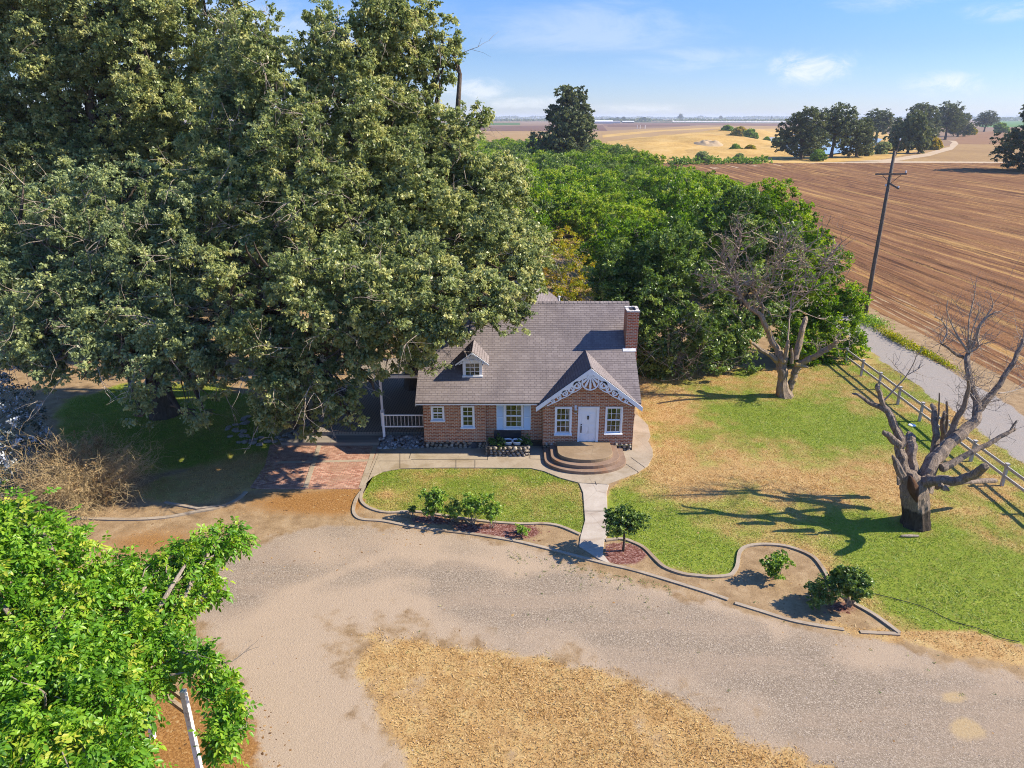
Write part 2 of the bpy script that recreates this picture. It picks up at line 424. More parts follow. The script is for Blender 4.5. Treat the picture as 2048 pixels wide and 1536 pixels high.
tintc = mix(nt, 1.0, SKYGAIN.outputs[0], ramp(nt, mth(nt, 'DIVIDE', el, 1.5708), [(0, (.50, .59, 1.0)), (.05, (.45, .55, .84)), (.14, (.58, .74, 1.06)), (.4, (.95, 1.2, 1.75)), (1, (1.0, 1.25, 1.9))]), 'MULTIPLY')
skc = mix(nt, tot, tintc, (5.6, 5.7, 5.9, 1))
bg = nt.nodes.new('ShaderNodeBackground'); bg.inputs[1].default_value = .094; nt.links.new(skc, bg.inputs[0])
wo = nt.nodes.new('ShaderNodeOutputWorld'); nt.links.new(bg.outputs[0], wo.inputs[0])
vs = scene.view_settings; vs.view_transform = 'Standard'; vs.look = 'None'; vs.exposure = 1.0; vs.gamma = 1.0; vs.use_curve_mapping = False
cy = scene.cycles; cy.filter_width = 1.0; cy.denoising_prefilter = 'NONE'; cy.max_bounces = 5; cy.diffuse_bounces = 3; cy.glossy_bounces = 2; cy.transmission_bounces = 3; cy.transparent_max_bounces = 6; cy.caustics_reflective = False; cy.caustics_refractive = False
GAIN[0] = .80
# ------------------------------------------------------------------ near ground: one sheet cut into its surfaces
DRIVE = gpoly([(430,1120),(520,1085),(560,1062),(640,1048),(720,1046),(800,1058),(900,1070),(1000,1090),(1100,1112),(1200,1138),(1350,1182),(1500,1228),(1600,1258),(1700,1274),(1800,1288),(1900,1322),(2060,1352),(2300,1400),(2500,1660),(1900,1620),(1790,1558),(1650,1508),(1500,1462),(1340,1387),(1200,1332),(1080,1305),(960,1292),(860,1272),(760,1262),(700,1272),(690,1320),(715,1400),(760,1470),(810,1580),(850,1750),(560,1750),(530,1540),(515,1460),(480,1370),(430,1290),(360,1210),(370,1150)])
ISLAND = gpoly([(670,1240),(760,1245),(900,1280),(1080,1300),(1200,1325),(1340,1380),(1500,1455),(1650,1502),(1790,1558),(1850,1750),(870,1750),(800,1560),(750,1460),(700,1370),(672,1300)])
FRONT = gpoly([(724,990),(728,970),(742,955),(765,944),(800,938),(1060,937),(1090,945),(1120,957),(1157,966),(1168,1000),(1172,1050),(1160,1066),(1119,1053),(1084,1048),(1049,1049),(1000,1047),(960,1042),(900,1034),(831,1024),(778,1026),(750,1021),(731,1012)])
SIDE = gpoly([(1212,1000),(1216,980),(1240,960),(1280,945),(1306,912),(1292,860),(1272,820),(1240,760),(1285,735),(1330,730),(1540,738),(1680,720),(1700,715),(1760,770),(1850,845),(2120,1035),(2500,1250),(2500,1420),(2048,1292),(1930,1258),(1800,1262),(1748,1231),(1702,1204),(1665,1171),(1646,1139),(1623,1113),(1577,1095),(1535,1090),(1498,1093),(1480,1104),(1475,1130),(1466,1150),(1424,1155),(1366,1148),(1330,1136),(1309,1118),(1288,1097),(1264,1085),(1215,1080)])
RIGHTDRY = gpoly([(1640,1250),(1800,1255),(1930,1250),(2048,1285),(2500,1400),(2500,1480),(2048,1345),(1900,1315),(1800,1285),(1700,1272)])
VERGE = [(22.9,20),(25.4,20),(26.6,52),(26.9,66),(23.3,66)]
ROAD = [(25.4,4),(29.5,4),(29.7,66),(26.6,66),(26.3,50),(25.3,30)]
LEFTLAWN = gpoly([(100,830),(130,800),(240,770),(420,760),(520,800),(560,850),(548,905),(470,920),(420,925),(280,960),(150,930)])
LEFTDRY = gpoly([(250,985),(420,925),(545,905),(530,975),(480,990),(430,1010),(330,1000)])
LITTER = gpoly([(300,1380),(420,1340),(480,1370),(530,1460),(560,1750),(100,1750),(100,1400)])
BED1 = gpoly([(713,1034),(722,1008),(731,1013),(750,1022),(831,1025),(900,1035),(996,1047),(1049,1050),(1084,1049),(1119,1054),(1160,1070),(1180,1120),(1084,1094),(1032,1083),(979,1074),(838,1056),(768,1042)])
BED2 = gpoly([(1211,1085),(1264,1087),(1288,1099),(1309,1120),(1330,1138),(1366,1150),(1424,1157),(1466,1152),(1480,1106),(1535,1092),(1577,1097),(1623,1115),(1665,1173),(1702,1206),(1748,1233),(1799,1269),(1720,1264),(1581,1240),(1470,1205),(1278,1143),(1207,1126)])
step = .19
gx = np.arange(-46, 37, step); gy = np.arange(5.5, 66, step)
GX, GY = np.meshgrid(gx, gy); sh = GX.shape
n1 = fbm(GX * .5, GY * .5, 1, 4) - .5; n2 = fbm(GX * 1.7, GY * 1.7, 9, 3) - .5; n3 = fbm(GX * .17, GY * .17, 21, 3) - .5
def zone(poly, soft=.3, amp=.9, fine=.5): return sstep(poly_sd(GX, GY, poly) + n1 * amp + n2 * fine, -soft, soft)
def blobs(lst, base=0.0):
    a = np.full(sh, base)
    for px, py, rx, ry, k in lst:
        c = G(px, py); e = G(px + rx, py); f = G(px, py - ry)
        q = ((GX - c.x) / (e.x - c.x)) ** 2 + ((GY - c.y) / (f.y - c.y)) ** 2
        a = a + k * np.exp(-q)
    return a
zs = dict(drive=zone(DRIVE, .5, 1.3), island=zone(ISLAND, 1.0, 2.6, 2.2), front=zone(FRONT, .05, .08, .05), side=zone(SIDE, .06, .1, .08), rdry=zone(RIGHTDRY, .4), verge=zone(VERGE, .2, .7),
          road=zone(ROAD, .3, .8), llawn=zone(LEFTLAWN, .7, 1.5), ldry=zone(LEFTDRY, .5, 1.2), litter=zone(LITTER, .5, 1.5), bed=np.maximum(zone(BED1, .06, .1, .08), zone(BED2, .06, .1, .08)))
g_side = .36 + .9 * n3 + blobs([(1600,870,300,70,.25),(1330,1060,200,90,.25),(1850,1150,200,110,.25),(1500,960,170,50,-.30),(1340,870,70,110,-.35),(1750,960,120,40,-.2),(1600,845,120,34,1.1),(1720,850,90,40,.6),(1440,850,90,34,.5),(1240,1015,40,45,.9),(1300,1060,70,45,.75),(1400,1050,90,50,.55),(1450,1120,60,35,.5),(1930,1170,190,80,1.3),(1990,1245,120,45,1.1),(1720,1060,90,35,.45),(1800,1150,90,60,.6),(1270,1090,60,26,.8),(1830,870,50,34,.9),(1330,1120,50,25,.6)], -.05)
g_front = blobs([(780,990,35,14,-.75),(1010,958,25,6,-.3),(1110,1010,30,12,-.25),(760,1015,40,10,-.4),(1090,1035,60,10,-.25),(1100,980,60,14,-.3),(900,1000,60,16,-.2),(860,950,80,8,-.2)], .92)
green = np.clip(zs['side'] * (g_side + n1 * 1.1 + n2 * .9) + zs['front'] * (g_front + n1 * .9 + n2 * .7) + zs['llawn'] * (.9 + n1 * .9) + zs['verge'] * (.35 + n1 * 1.6 + n3) + zs['ldry'] * (.1 + n1), 0, 1)
turf = np.clip(zs['side'] + zs['front'] + zs['verge'] + zs['llawn'] + zs['ldry'] * .9 + zs['island'] * (1 - zs['drive']) * np.clip(1.12 - 1.5 * np.clip(n1 + n3 * .6 + n2 * .5 - .02, 0, 1), 0, 1) + zs['rdry'] * .8, 0, 1)
turf = turf * (1 - zs['road'])
bare = blobs([(1545,930,100,22,.6),(1610,835,25,12,.8),(1430,940,60,16,.5),(1500,990,70,14,.35),(1850,1240,70,10,.3),(780,990,30,10,.5),(1395,1000,60,16,.3)])
turf = np.clip(turf - np.clip(bare + n2 * .8 - .15, 0, 1) * .7, 0, 1)
gravel = np.clip(np.maximum(zs['drive'], sstep(poly_sd(GX, GY, ISLAND) + 1.6, 0, .6)) * (1 - .9 * zs['bed']) * (1 - zs['island'] * .6), 0, 1)
def pl_dist(pts):
    c = gpoly(pts); d = np.full(sh, 1e9)
    for (ax, ay), (bx, by) in zip(c[:-1], c[1:]):
        ex, ey = bx - ax, by - ay; t = np.clip(((GX - ax) * ex + (GY - ay) * ey) / (ex * ex + ey * ey), 0, 1); d = np.minimum(d, np.hypot(GX - ax - t * ex, GY - ay - t * ey))
    return d
dB = pl_dist([(430,1165),(800,1160),(1100,1205),(1400,1285),(1700,1385),(2048,1480),(2400,1580)]); dT = pl_dist([(1500,1255),(1100,1165),(800,1130),(640,1190),(560,1300),(590,1430),(690,1580)])
band = np.exp(-((dB + n1 * 1.2) / 1.5) ** 2); ruts = np.exp(-((dT - .85 + n1 * .3) / .33) ** 2)
dust = np.clip(.62 - .75 * band + .35 * ruts + .35 * np.exp(-(dT / 2.4) ** 2) * (GX < -3) + blobs([(700,1180,260,40,.5),(600,1330,120,110,.95),(680,1470,110,80,1.0),(1200,1200,300,26,.4),(1750,1330,300,28,.5),(760,1230,120,30,.4),(2000,1420,160,50,.3)]) * .5 + n1 * .7 + n3 * .6, 0, 1)
rust = np.clip(zs['litter'] * 1.0 + blobs([(420,1000,160,40,.4),(300,1080,120,30,.5),(760,1075,90,14,.4),(650,1120,120,20,.25),(600,1005,90,24,.8),(690,1000,60,30,.9),(780,1090,60,14,.5),(820,1060,80,12,.4),(1680,1290,80,14,.5),(1460,1262,80,8,.3),(300,1120,200,50,.35)]) + n2 * .5 * (zs['litter'] + .2), 0, 1)
sand = np.clip(blobs([(1935,1455,45,24,1.3),(1912,1393,38,16,1.1),(860,1000,1,1,0)]) + n1 * 1.2 + n2 * .9 - .3, 0, 1)
mulch = np.clip(blobs([(1030,1063,52,14,1.4),(1249,1108,44,20,1.8),(1690,1215,55,20,.9),(1545,1160,34,14,.5),(870,1040,70,12,.8),(960,1058,60,12,1.0),(1235,1140,20,10,.3)]) * zs['bed'] + n2 * .7 - .2, 0, 1) * (zs['bed'] > .4)
road = zs['road']
GZ = (fbm(GX * .8, GY * .8, 33, 3) - .5) * .05 * np.clip(turf + .3, 0, 1) + mulch * .03

def m_ground():
    m, nt = newmat('yard_ground'); p = pos(nt)
    big = noise(nt, p, .35, 5); med = noise(nt, p, 1.6, 5, .65); fine = noise(nt, p, 14, 4, .7); grit = noise(nt, p, 42, 2, .6)
    st = N(nt, 'ShaderNodeTexVoronoi', out=1, Vector=p, Scale=34.0); stv = N(nt, 'ShaderNodeSeparateXYZ', Vector=st)
    # trodden dirt
    c = ramp(nt, med, [(.3, (.25, .16, .078)), (.55, (.39, .268, .142)), (.75, (.48, .35, .20))])
    c = mix(nt, mapr(nt, fine, .45, .75, 0, .5), c, (.15, .09, .045))
    a = attr(nt, 'rust'); k = mapr(nt, mth(nt, 'ADD', a, mth(nt, 'MULTIPLY', mth(nt, 'SUBTRACT', fine, .5), 1.1)), .25, .8)
    c = mix(nt, k, c, ramp(nt, fine, [(.3, (.15, .062, .018)), (.5, (.32, .155, .045)), (.7, (.46, .27, .10))]))
    # gravel
    gcol = ramp(nt, stv, [(0, (.20, .152, .104)), (.5, (.29, .228, .158)), (.85, (.365, .292, .208)), (1, (.49, .405, .30))])
    lane = noise(nt, N(nt, 'ShaderNodeMapping', Vector=p, Rotation=(0, 0, .30), Scale=(.16, .8, 1)), 1.0, 4, .6)
    gcol = mix(nt, mapr(nt, lane, .42, .64, .05, .6), gcol, ramp(nt, grit, [(.3, (.34, .25, .165)), (.7, (.44, .335, .23))]))
    gcol = mix(nt, mapr(nt, fine, .55, .8, 0, .45), gcol, (.16, .12, .09))
    gcol = mix(nt, mapr(nt, mth(nt, 'ADD', attr(nt, 'dust'), mth(nt, 'MULTIPLY', mth(nt, 'SUBTRACT', fine, .5), .5)), .2, .85, 0, .8), gcol, ramp(nt, grit, [(.3, (.40, .295, .19)), (.7, (.53, .405, .275))]))
    k = mapr(nt, mth(nt, 'ADD', attr(nt, 'gravel'), mth(nt, 'MULTIPLY', mth(nt, 'SUBTRACT', med, .5), 1.7)), .2, .8)
    c = mix(nt, k, c, gcol)
    # farm road, two pale wheel tracks
    x = N(nt, 'ShaderNodeSeparateXYZ', Vector=p)
    rcol = ramp(nt, mth(nt, 'ADD', mth(nt, 'MULTIPLY', stv, .35), mth(nt, 'MULTIPLY', fine, .5)), [(0, (.27, .235, .20)), (.6, (.36, .32, .275)), (1, (.48, .435, .38))]); rcol = mix(nt, mapr(nt, med, .42, .68, 0, .5), rcol, (.36, .30, .24))
    c = mix(nt, mapr(nt, mth(nt, 'ADD', attr(nt, 'road'), mth(nt, 'MULTIPLY', mth(nt, 'SUBTRACT', fine, .5), .6)), .3, .7), c, rcol)
    # turf, golden where dry and green where watered
    dry = ramp(nt, mth(nt, 'ADD', mth(nt, 'MULTIPLY', med, .6), mth(nt, 'MULTIPLY', fine, .4)), [(.28, (.24, .13, .045)), (.43, (.44, .265, .10)), (.57, (.56, .37, .16)), (.72, (.66, .475, .25))])
    dry = mix(nt, mapr(nt, grit, .5, .75, 0, .4), dry, (.20, .10, .03))
    grn = ramp(nt, mth(nt, 'ADD', mth(nt, 'MULTIPLY', med, .5), mth(nt, 'MULTIPLY', fine, .5)), [(.3, (.085, .135, .012)), (.5, (.19, .26, .024)), (.7, (.35, .37, .055))])
    gk = mapr(nt, mth(nt, 'ADD', attr(nt, 'green'), mth(nt, 'MULTIPLY', mth(nt, 'ADD', mth(nt, 'SUBTRACT', fine, .5), mth(nt, 'SUBTRACT', med, .5)), 1.0)), -.1, 1.12)
    cl = noise(nt, p, 5.5, 3, .6); grn = mix(nt, mapr(nt, cl, .50, .72, 0, .55), grn, (.33, .29, .075)); dry = mix(nt, mapr(nt, cl, .28, .46, .55, 0), dry, (.20, .12, .045)); tf = mix(nt, gk, dry, grn)
    k = mapr(nt, mth(nt, 'ADD', attr(nt, 'turf'), mth(nt, 'MULTIPLY', mth(nt, 'SUBTRACT', fine, .5), .9)), .3, .7)
    c = mix(nt, k, c, tf)
    sd = mapr(nt, mth(nt, 'ADD', attr(nt, 'sand'), mth(nt, 'MULTIPLY', mth(nt, 'SUBTRACT', fine, .5), .4)), .2, .7)
    c = mix(nt, sd, c, ramp(nt, fine, [(.3, (.38, .27, .135)), (.7, (.50, .375, .21))]))
    mv = N(nt, 'ShaderNodeTexVoronoi', out=1, Vector=scl(nt, p, (1, 1.6, 1)), Scale=17.0); mvx = N(nt, 'ShaderNodeSeparateXYZ', Vector=mv)
    c = mix(nt, mapr(nt, attr(nt, 'mulch'), .25, .55), c, ramp(nt, mvx, [(0, (.10, .035, .025)), (.45, (.19, .075, .055)), (.8, (.28, .14, .11)), (1, (.40, .26, .22))]))
    hgt = mth(nt, 'ADD', mth(nt, 'MULTIPLY', stv, .35), mth(nt, 'ADD', fine, mth(nt, 'MULTIPLY', grit, .4)))
    finish(nt, c, .95, bump(nt, hgt, .55, .035), .12); return m
M_GROUND = m_ground()
allz = dict(green=green, turf=turf, gravel=gravel, dust=dust, rust=rust, sand=sand, mulch=mulch, road=road)
ny, nx = sh
vid = np.arange(nx * ny).reshape(ny, nx)
quads = np.stack([vid[:-1, :-1], vid[:-1, 1:], vid[1:, 1:], vid[1:, :-1]], axis=-1).reshape(-1, 4)
cls = np.zeros(sh, dtype=int)
cls[zs['drive'] > .5] = 1; cls[(zs['island'] > .5) & (zs['drive'] < .75)] = 2; cls[zs['side'] > .5] = 3; cls[zs['front'] > .5] = 4; cls[zs['llawn'] > .5] = 5; cls[zs['bed'] > .5] = 6; cls[zs['road'] > .5] = 7; cls[(zs['verge'] > .5) & (zs['road'] < .5)] = 8
cq = cls[:-1, :-1].reshape(-1)
V = np.stack([GX, GY, GZ], axis=-1).reshape(-1, 3)
for k, nm in ((0, 'ground'), (1, 'driveway'), (2, 'dry_grass_field'), (3, 'lawn'), (4, 'lawn'), (5, 'lawn'), (6, 'flower_bed_ground'), (7, 'road'), (8, 'verge_ground')):
    q = quads[cq == k]
    if not len(q): continue
    used, inv = np.unique(q, return_inverse=True)
    me = np_mesh(nm, V[used], 4, inv.reshape(-1), M_GROUND, smooth=True, tint={a: b.reshape(-1)[used] for a, b in allz.items()})
    tag(np_obj(nm, me), kind='structure')

# grass blades standing on the turf (stuff), golden to green with the turf beneath
def at_grid(A, x, y):
    i = np.clip(((y - gy[0]) / step).astype(int), 0, ny - 1); j = np.clip(((x - gx[0]) / step).astype(int), 0, nx - 1); return A[i, j]
M_GRASS = m_leaf('grass_blade', [(0, (.51, .32, .105)), (.3, (.53, .36, .13)), (.55, (.34, .32, .065)), (.8, (.21, .285, .028)), (1, (.15, .26, .02))], .3, .03, 1.1, .5, .35)
def grass(name, label, n, x0, x1, y0, y1, mask, hmin, hmax, wdt=.03, lay=.9):
    rs = np.random.default_rng(hash(label) % 1000 if False else len(label)); x = rs.uniform(x0, x1, n); y = rs.uniform(y0, y1, n)
    px, py = PX(x, y, 0.0)
    k = (rs.random(n) < mask(x, y)) & (px > -120) & (px < 2170) & (py < 1640); x = x[k]; y = y[k]; n = len(x)
    g = at_grid(green, x, y); h = rs.uniform(hmin, hmax, n) * (.7 + .5 * rs.random(n)); z = at_grid(GZ, x, y)
    a = rs.uniform(0, 6.283, n); L = rs.normal(size=(n, 2)) * h[:, None] * lay
    b = np.stack([x, y, z - .01], 1); s = np.stack([np.cos(a), np.sin(a), 0 * a], 1) * (wdt * (.6 + .8 * rs.random(n)))[:, None]
    tip = b + np.stack([L[:, 0], L[:, 1], h], 1)
    Vv = np.stack([b - s, b + s, tip], 1).reshape(-1, 3)
    t = np.clip(g * .75 + .12 + rs.normal(size=n) * .08, .01, .99)
    tag(np_obj(name, np_mesh(name, Vv, 3, np.arange(n * 3), M_GRASS, tint=np.repeat(t, 3))), label, 'grass', kind='stuff')
mk = lambda *z: (lambda x, y: np.clip(sum(at_grid(zs[q], x, y) for q in z), 0, 1) * np.clip(at_grid(turf, x, y), 0, 1) ** 2)
grass('grass', 'short golden dead grass in the island between the driveway arms', 150000, -6.5, 13, 9.5, 21, mk('island'), .03, .09, .014)
grass('grass', 'patchy green and straw coloured lawn right of the house', 300000, 4.5, 26, 17, 46, mk('side', 'verge', 'rdry'), .03, .07, .016)
grass('grass', 'watered green grass of the small lawn before the porch steps', 60000, -8, 4.5, 24.5, 31, mk('front'), .035, .07, .015)
grass('grass', 'shaded green grass under the big oaks', 110000, -32, -9, 25, 43, mk('llawn', 'ldry'), .04, .09, .018)
# loose stones of the driveway and fallen leaves
def scatter_bits(name, label, cat, n, x0, x1, y0, y1, dens, smin, smax, mat, flat=.5):
    rs = np.random.default_rng(n); x = rs.uniform(x0, x1, n); y = rs.uniform(y0, y1, n); k = rs.random(n) < dens(x, y); x = x[k]; y = y[k]; n = len(x)
    s = rs.uniform(smin, smax, n) * (.6 + .9 * rs.random(n) ** 3); z = at_grid(GZ, x, y); a = rs.uniform(0, 6.283, n)
    c, q = np.cos(a), np.sin(a); o = np.zeros((n, 5, 3)); base = np.array([[-1, -.7], [1, -.7], [1, .7], [-1, .7]])
    for i in range(4):
        bx, by = base[i]; j = .7 + .6 * rs.random(n)
        o[:, i, 0] = x + (bx * c - by * q) * s * j; o[:, i, 1] = y + (bx * q + by * c) * s * j; o[:, i, 2] = z - .004
    o[:, 4, 0] = x; o[:, 4, 1] = y; o[:, 4, 2] = z + s * flat
    b = np.arange(n)[:, None] * 5; f = np.concatenate([b + np.array([[0, 1, 4]]), b + np.array([[1, 2, 4]]), b + np.array([[2, 3, 4]]), b + np.array([[3, 0, 4]])], 1).reshape(-1)
    tag(np_obj(name, np_mesh(name, o.reshape(-1, 3), 3, f, mat, tint=np.repeat(rs.random(n), 5))), label, cat, kind='stuff')
def m_bits(name, stops):
    m, nt = newmat(name); finish(nt, ramp(nt, attr(nt, 'tint'), stops), .9, None, .15); return m
scatter_bits('gravel', 'loose grey and tan gravel lying on the driveway', 'gravel', 45000, -10, 24, 11, 27, lambda x, y: at_grid(gravel, x, y) * (1.05 - .8 * at_grid(dust, x, y)), .009, .020, m_bits('gravel_bits', [(0, (.15, .12, .10)), (.5, (.30, .245, .20)), (1, (.46, .39, .33))]), .7)
scatter_bits('dry_leaves', 'fallen brown leaves littering the dirt and lawn edges', 'leaves', 40000, -16, 16, 11, 36, lambda x, y: np.clip(at_grid(rust, x, y) * .9 + at_grid(zs['bed'], x, y) * .12 + .006, 0, 1), .018, .045, m_bits('leaf_bits', [(0, (.10, .05, .02)), (.5, (.30, .16, .055)), (1, (.46, .30, .13))]), .35)
scatter_bits('red_mulch', 'reddish bark chips around the shrubs of the flower beds', 'mulch', 30000, -6, 15, 18, 27, lambda x, y: at_grid(mulch, x, y), .018, .045, m_bits('mulch_bits', [(0, (.09, .028, .02)), (.6, (.21, .085, .062)), (1, (.40, .25, .21))]), .5)

# ------------------------------------------------------------------ far land
def sheet(name, poly, z, mat, kind='structure', label=None, cat=None):
    mb = MB(); mb.quad(*[(p[0], p[1], z) for p in poly]); return tag(mb.build(name, mat), label, cat, kind=kind)
def m_field(name, stops, scale=.05, stretch=(1, 1, 1), fine=1.2, rows=None, bs=.3):
    m, nt = newmat(name); p = pos(nt); v = scl(nt, p, stretch)
    a = noise(nt, v, scale, 5, .6); b = noise(nt, v, fine, 4, .7)
    t = mth(nt, 'ADD', mth(nt, 'MULTIPLY', a, .55), mth(nt, 'MULTIPLY', b, .45))
    if rows:
        wv = N(nt, 'ShaderNodeTexWave', {'bands_direction': rows[0]}, out=1, Vector=p, Scale=rows[1], Distortion=2.0, Detail=3.0, Detail_Scale=.6)
        t = mth(nt, 'ADD', mth(nt, 'MULTIPLY', t, 1 - rows[2]), mth(nt, 'MULTIPLY', wv, rows[2]))
    finish(nt, ramp(nt, t, stops), .95, bump(nt, b, bs, .08), .1); return m
M_FALLOW = m_field('fallow_soil', [(.3, (.27, .165, .07)), (.5, (.37, .235, .10)), (.7, (.44, .30, .13))], .012, (1, .4, 1), .5)
M_DRYBANK = m_field('dry_bank', [(.3, (.30, .17, .05)), (.5, (.54, .34, .10)), (.7, (.68, .48, .20))], .05, (1, 1, 1), .6)
M_TRACK = m_field('sand_track', [(.3, (.42, .30, .18)), (.7, (.60, .47, .31))], .1)
M_STUBBLE = m_field('stubble', [(.25, (.20, .115, .05)), (.5, (.34, .205, .085)), (.75, (.52, .36, .14))], .03, (1, .3, 1), .6, ('X', .11, .35))
M_CROP = m_field('green_crop', [(.3, (.05, .10, .02)), (.7, (.10, .18, .035))], .02)
M_FLOOR = m_field('orchard_floor', [(.3, (.16, .10, .045)), (.5, (.30, .19, .08)), (.7, (.33, .27, .09))], .15)
M_BASE = m_field('plain', [(.3, (.20, .125, .075)), (.5, (.27, .175, .105)), (.7, (.31, .22, .13))], .004, (1, .3, 1), .08)
sheet('ground', [(-16000, -60), (16000, -60), (16000, 16000), (-16000, 16000)], -.12, M_BASE)
sheet('orchard_floor', [(-90, 58), (40, 58), (40, 335), (-90, 335)], -.05, M_FLOOR)
def rough(pts, n=6, amp=.03, seed=1):
    out = []; r = random.Random(seed)
    for i in range(len(pts)):
        a = Vector(pts[i]); b = Vector(pts[(i + 1) % len(pts)]); L = (b - a).length
        for k in range(n):
            q = a.lerp(b, k / n); 
            if k: q += Vector((r.uniform(-1, 1), r.uniform(-1, 1))) * L * amp
            out.append((q.x, q.y))
    return out
sheet('field', rough(gpoly([(700,291),(1215,285),(1300,281),(1420,263),(1560,258),(1560,252),(1400,251),(1210,262),(980,262),(700,262)]), 4, .004), -.05, M_FALLOW)
sheet('field', gpoly([(700,262),(980,262),(1215,262),(1205,250),(980,252),(700,252)]), -.04, m_field('dark_soil', [(.3, (.13, .07, .045)), (.7, (.22, .125, .085))], .02))
sheet('field', gpoly([(1208,252),(1400,250),(1565,252),(1565,248),(1390,246),(1205,246)]), -.04, m_field('brown_soil', [(.3, (.17, .09, .06)), (.7, (.25, .15, .10))], .02))
sheet('field', rough(gpoly([(1205,270),(1300,261),(1440,254),(1440,257),(1330,262),(1205,275)]), 4, .004, 3), -.02, M_DRYBANK)
sheet('field', gpoly([(1215,249),(1380,249.5),(1380,252),(1215,254)]), -.02, m_field('dark_soil_strip', [(.3, (.14, .075, .05)), (.7, (.20, .11, .07))], .02))
sheet('field', gpoly([(700,245.5),(1040,245.5),(1040,250),(700,250)]), -.03, M_CROP)
sheet('field', gpoly([(1200,244.6),(1500,246),(1570,246.8),(1570,245),(1400,244),(1200,242.5)]), -.02, m_field('dark_crop', [(.3, (.03, .05, .02)), (.7, (.07, .10, .04))], .02))
sheet('plastic_covered_field', gpoly([(1345,244.2),(1575,245.2),(1575,240.6),(1345,241.2)]), .3, m_field('pale_cover', [(.3, (.52, .47, .42)), (.7, (.72, .68, .64))], .01))
sheet('field', gpoly([(1960,254),(2500,258),(2500,241),(1960,241)]), -.03, m_field('bright_crop', [(.3, (.07, .16, .03)), (.7, (.12, .25, .05))], .02))
sheet('field', gpoly([(1690,322),(2600,335),(2600,270),(2020,262),(1930,270),(1900,290),(1830,306)]), -.04, M_STUBBLE)
sheet('field', gpoly([(1900,288),(2600,292),(2600,262),(2000,261),(1925,268)]), -.02, m_field('brown_rows', [(.3, (.20, .10, .05)), (.7, (.36, .21, .10))], .03, (1, .3, 1), .5, ('Y', .06, .3)))
sheet('dirt_track', rough(gpoly([(1390,340),(1500,334),(1640,328),(1800,325.5),(2300,329),(2600,332),(2600,329),(2300,325),(1800,322.5),(1640,325),(1500,330),(1380,337)]), 3, .001, 9), .0, M_TRACK)
sheet('dirt_track', rough(gpoly([(1690,323),(1770,319),(1850,307),(1900,293),(1905,285),(1895,281),(1912,282),(1917,288),(1905,299),(1860,312),(1790,323)]), 2, .01, 5), .01, M_TRACK)
sheet('field', rough(gpoly([(1330,330),(1225,297),(1300,281),(1420,263),(1545,257),(1640,262),(1760,262),(1830,280),(1850,300),(1760,319),(1640,326),(1480,334)]), 5, .008, 11), -.03, M_DRYBANK)
# humps of the dry bank
def hump(name, label, px, py, rx, ry, h, mat, seed):
    c = G(px, py); n = 40; rs = np.random.default_rng(seed); u = np.linspace(-1, 1, n); U, W = np.meshgrid(u, u); q = 1 - np.clip(U * U + W * W, 0, 1)
    Z = h * q ** 1.2 * (.45 + 1.1 * fbm(U * 3 + seed, W * 3, seed, 4)) - .08; X = c.x + U * rx; Y = c.y + W * ry
    vid = np.arange(n * n).reshape(n, n); f = np.stack([vid[:-1, :-1], vid[:-1, 1:], vid[1:, 1:], vid[1:, :-1]], -1).reshape(-1)
    tag(np_obj(name, np_mesh(name, np.stack([X, Y, Z], -1).reshape(-1, 3), 4, f, mat, True)), kind='structure')
for i, a in enumerate([(1300,300,45,60,4), (1390,285,60,70,5), (1470,272,60,70,5.5), (1430,305,40,40,2.5)]): hump('hill', None, *a, M_DRYBANK, i + 2)
hump('hill', None, 1414, 291, 11, 16, 3.2, m_field('pale_bank', [(.3, (.40, .28, .15)), (.7, (.56, .42, .25))], .2), 31)
m, nt = newmat('pond_water'); p = pos(nt); wn = noise(nt, scl(nt, p, (1, .25, 1)), .5, 3)
finish(nt, mix(nt, mapr(nt, noise(nt, scl(nt, p, (.3, 1, 1)), .05, 3), .4, .6), (.04, .13, .34), (.09, .24, .48)), .12, bump(nt, wn, .08, .05), .5)  # blue of the reflected sky, with its bands, put into the base colour
sheet('water', [tuple(G(*q)[:2]) for q in ((1528,277),(1560,270),(1640,268),(1720,271),(1765,280),(1750,293),(1712,304),(1650,312),(1590,312),(1575,297),(1552,290))], .6, m)
# ploughed field: real ridges running away from the house
xs = np.arange(30.6, 215, .42); ys = np.concatenate([np.arange(8, 130, 1.6), np.arange(130, 276, 4)]); XX, YY = np.meshgrid(xs, ys)
ph = np.arange(len(xs)) % 2; ridge = np.random.default_rng(4).uniform(.06, .22, len(xs)) * ph; ridge[::22] -= .12; ridge[1::22] -= .1
ZZ = -.02 + ridge[None, :] * (.5 + fbm(XX * 1.3, YY * .4, 5, 3)) + (fbm(XX * .9, YY * .9, 8, 2) - .5) * .12
XX = XX + (fbm(XX * .2, YY * .05, 12, 2) - .5) * .15; edge = (XX < 32.2); ZZ = np.where(edge, -.01, ZZ)
vid = np.arange(XX.size).reshape(XX.shape); f = np.stack([vid[:-1, :-1], vid[:-1, 1:], vid[1:, 1:], vid[1:, :-1]], -1).reshape(-1)
m, nt = newmat('ploughed_soil'); p = pos(nt); v = scl(nt, p, (1, .045, 1))
a = noise(nt, v, 1.3, 5, .75); b = noise(nt, p, 3.5, 4, .75); big = noise(nt, scl(nt, p, (1, .25, 1)), .035, 3)
t = mth(nt, 'ADD', mth(nt, 'MULTIPLY', a, .68), mth(nt, 'ADD', mth(nt, 'MULTIPLY', b, .22), mth(nt, 'MULTIPLY', big, .2)))
cc = ramp(nt, t, [(.40, (.095, .042, .020)), (.50, (.205, .096, .042)), (.60, (.27, .138, .058)), (.70, (.38, .215, .075))])
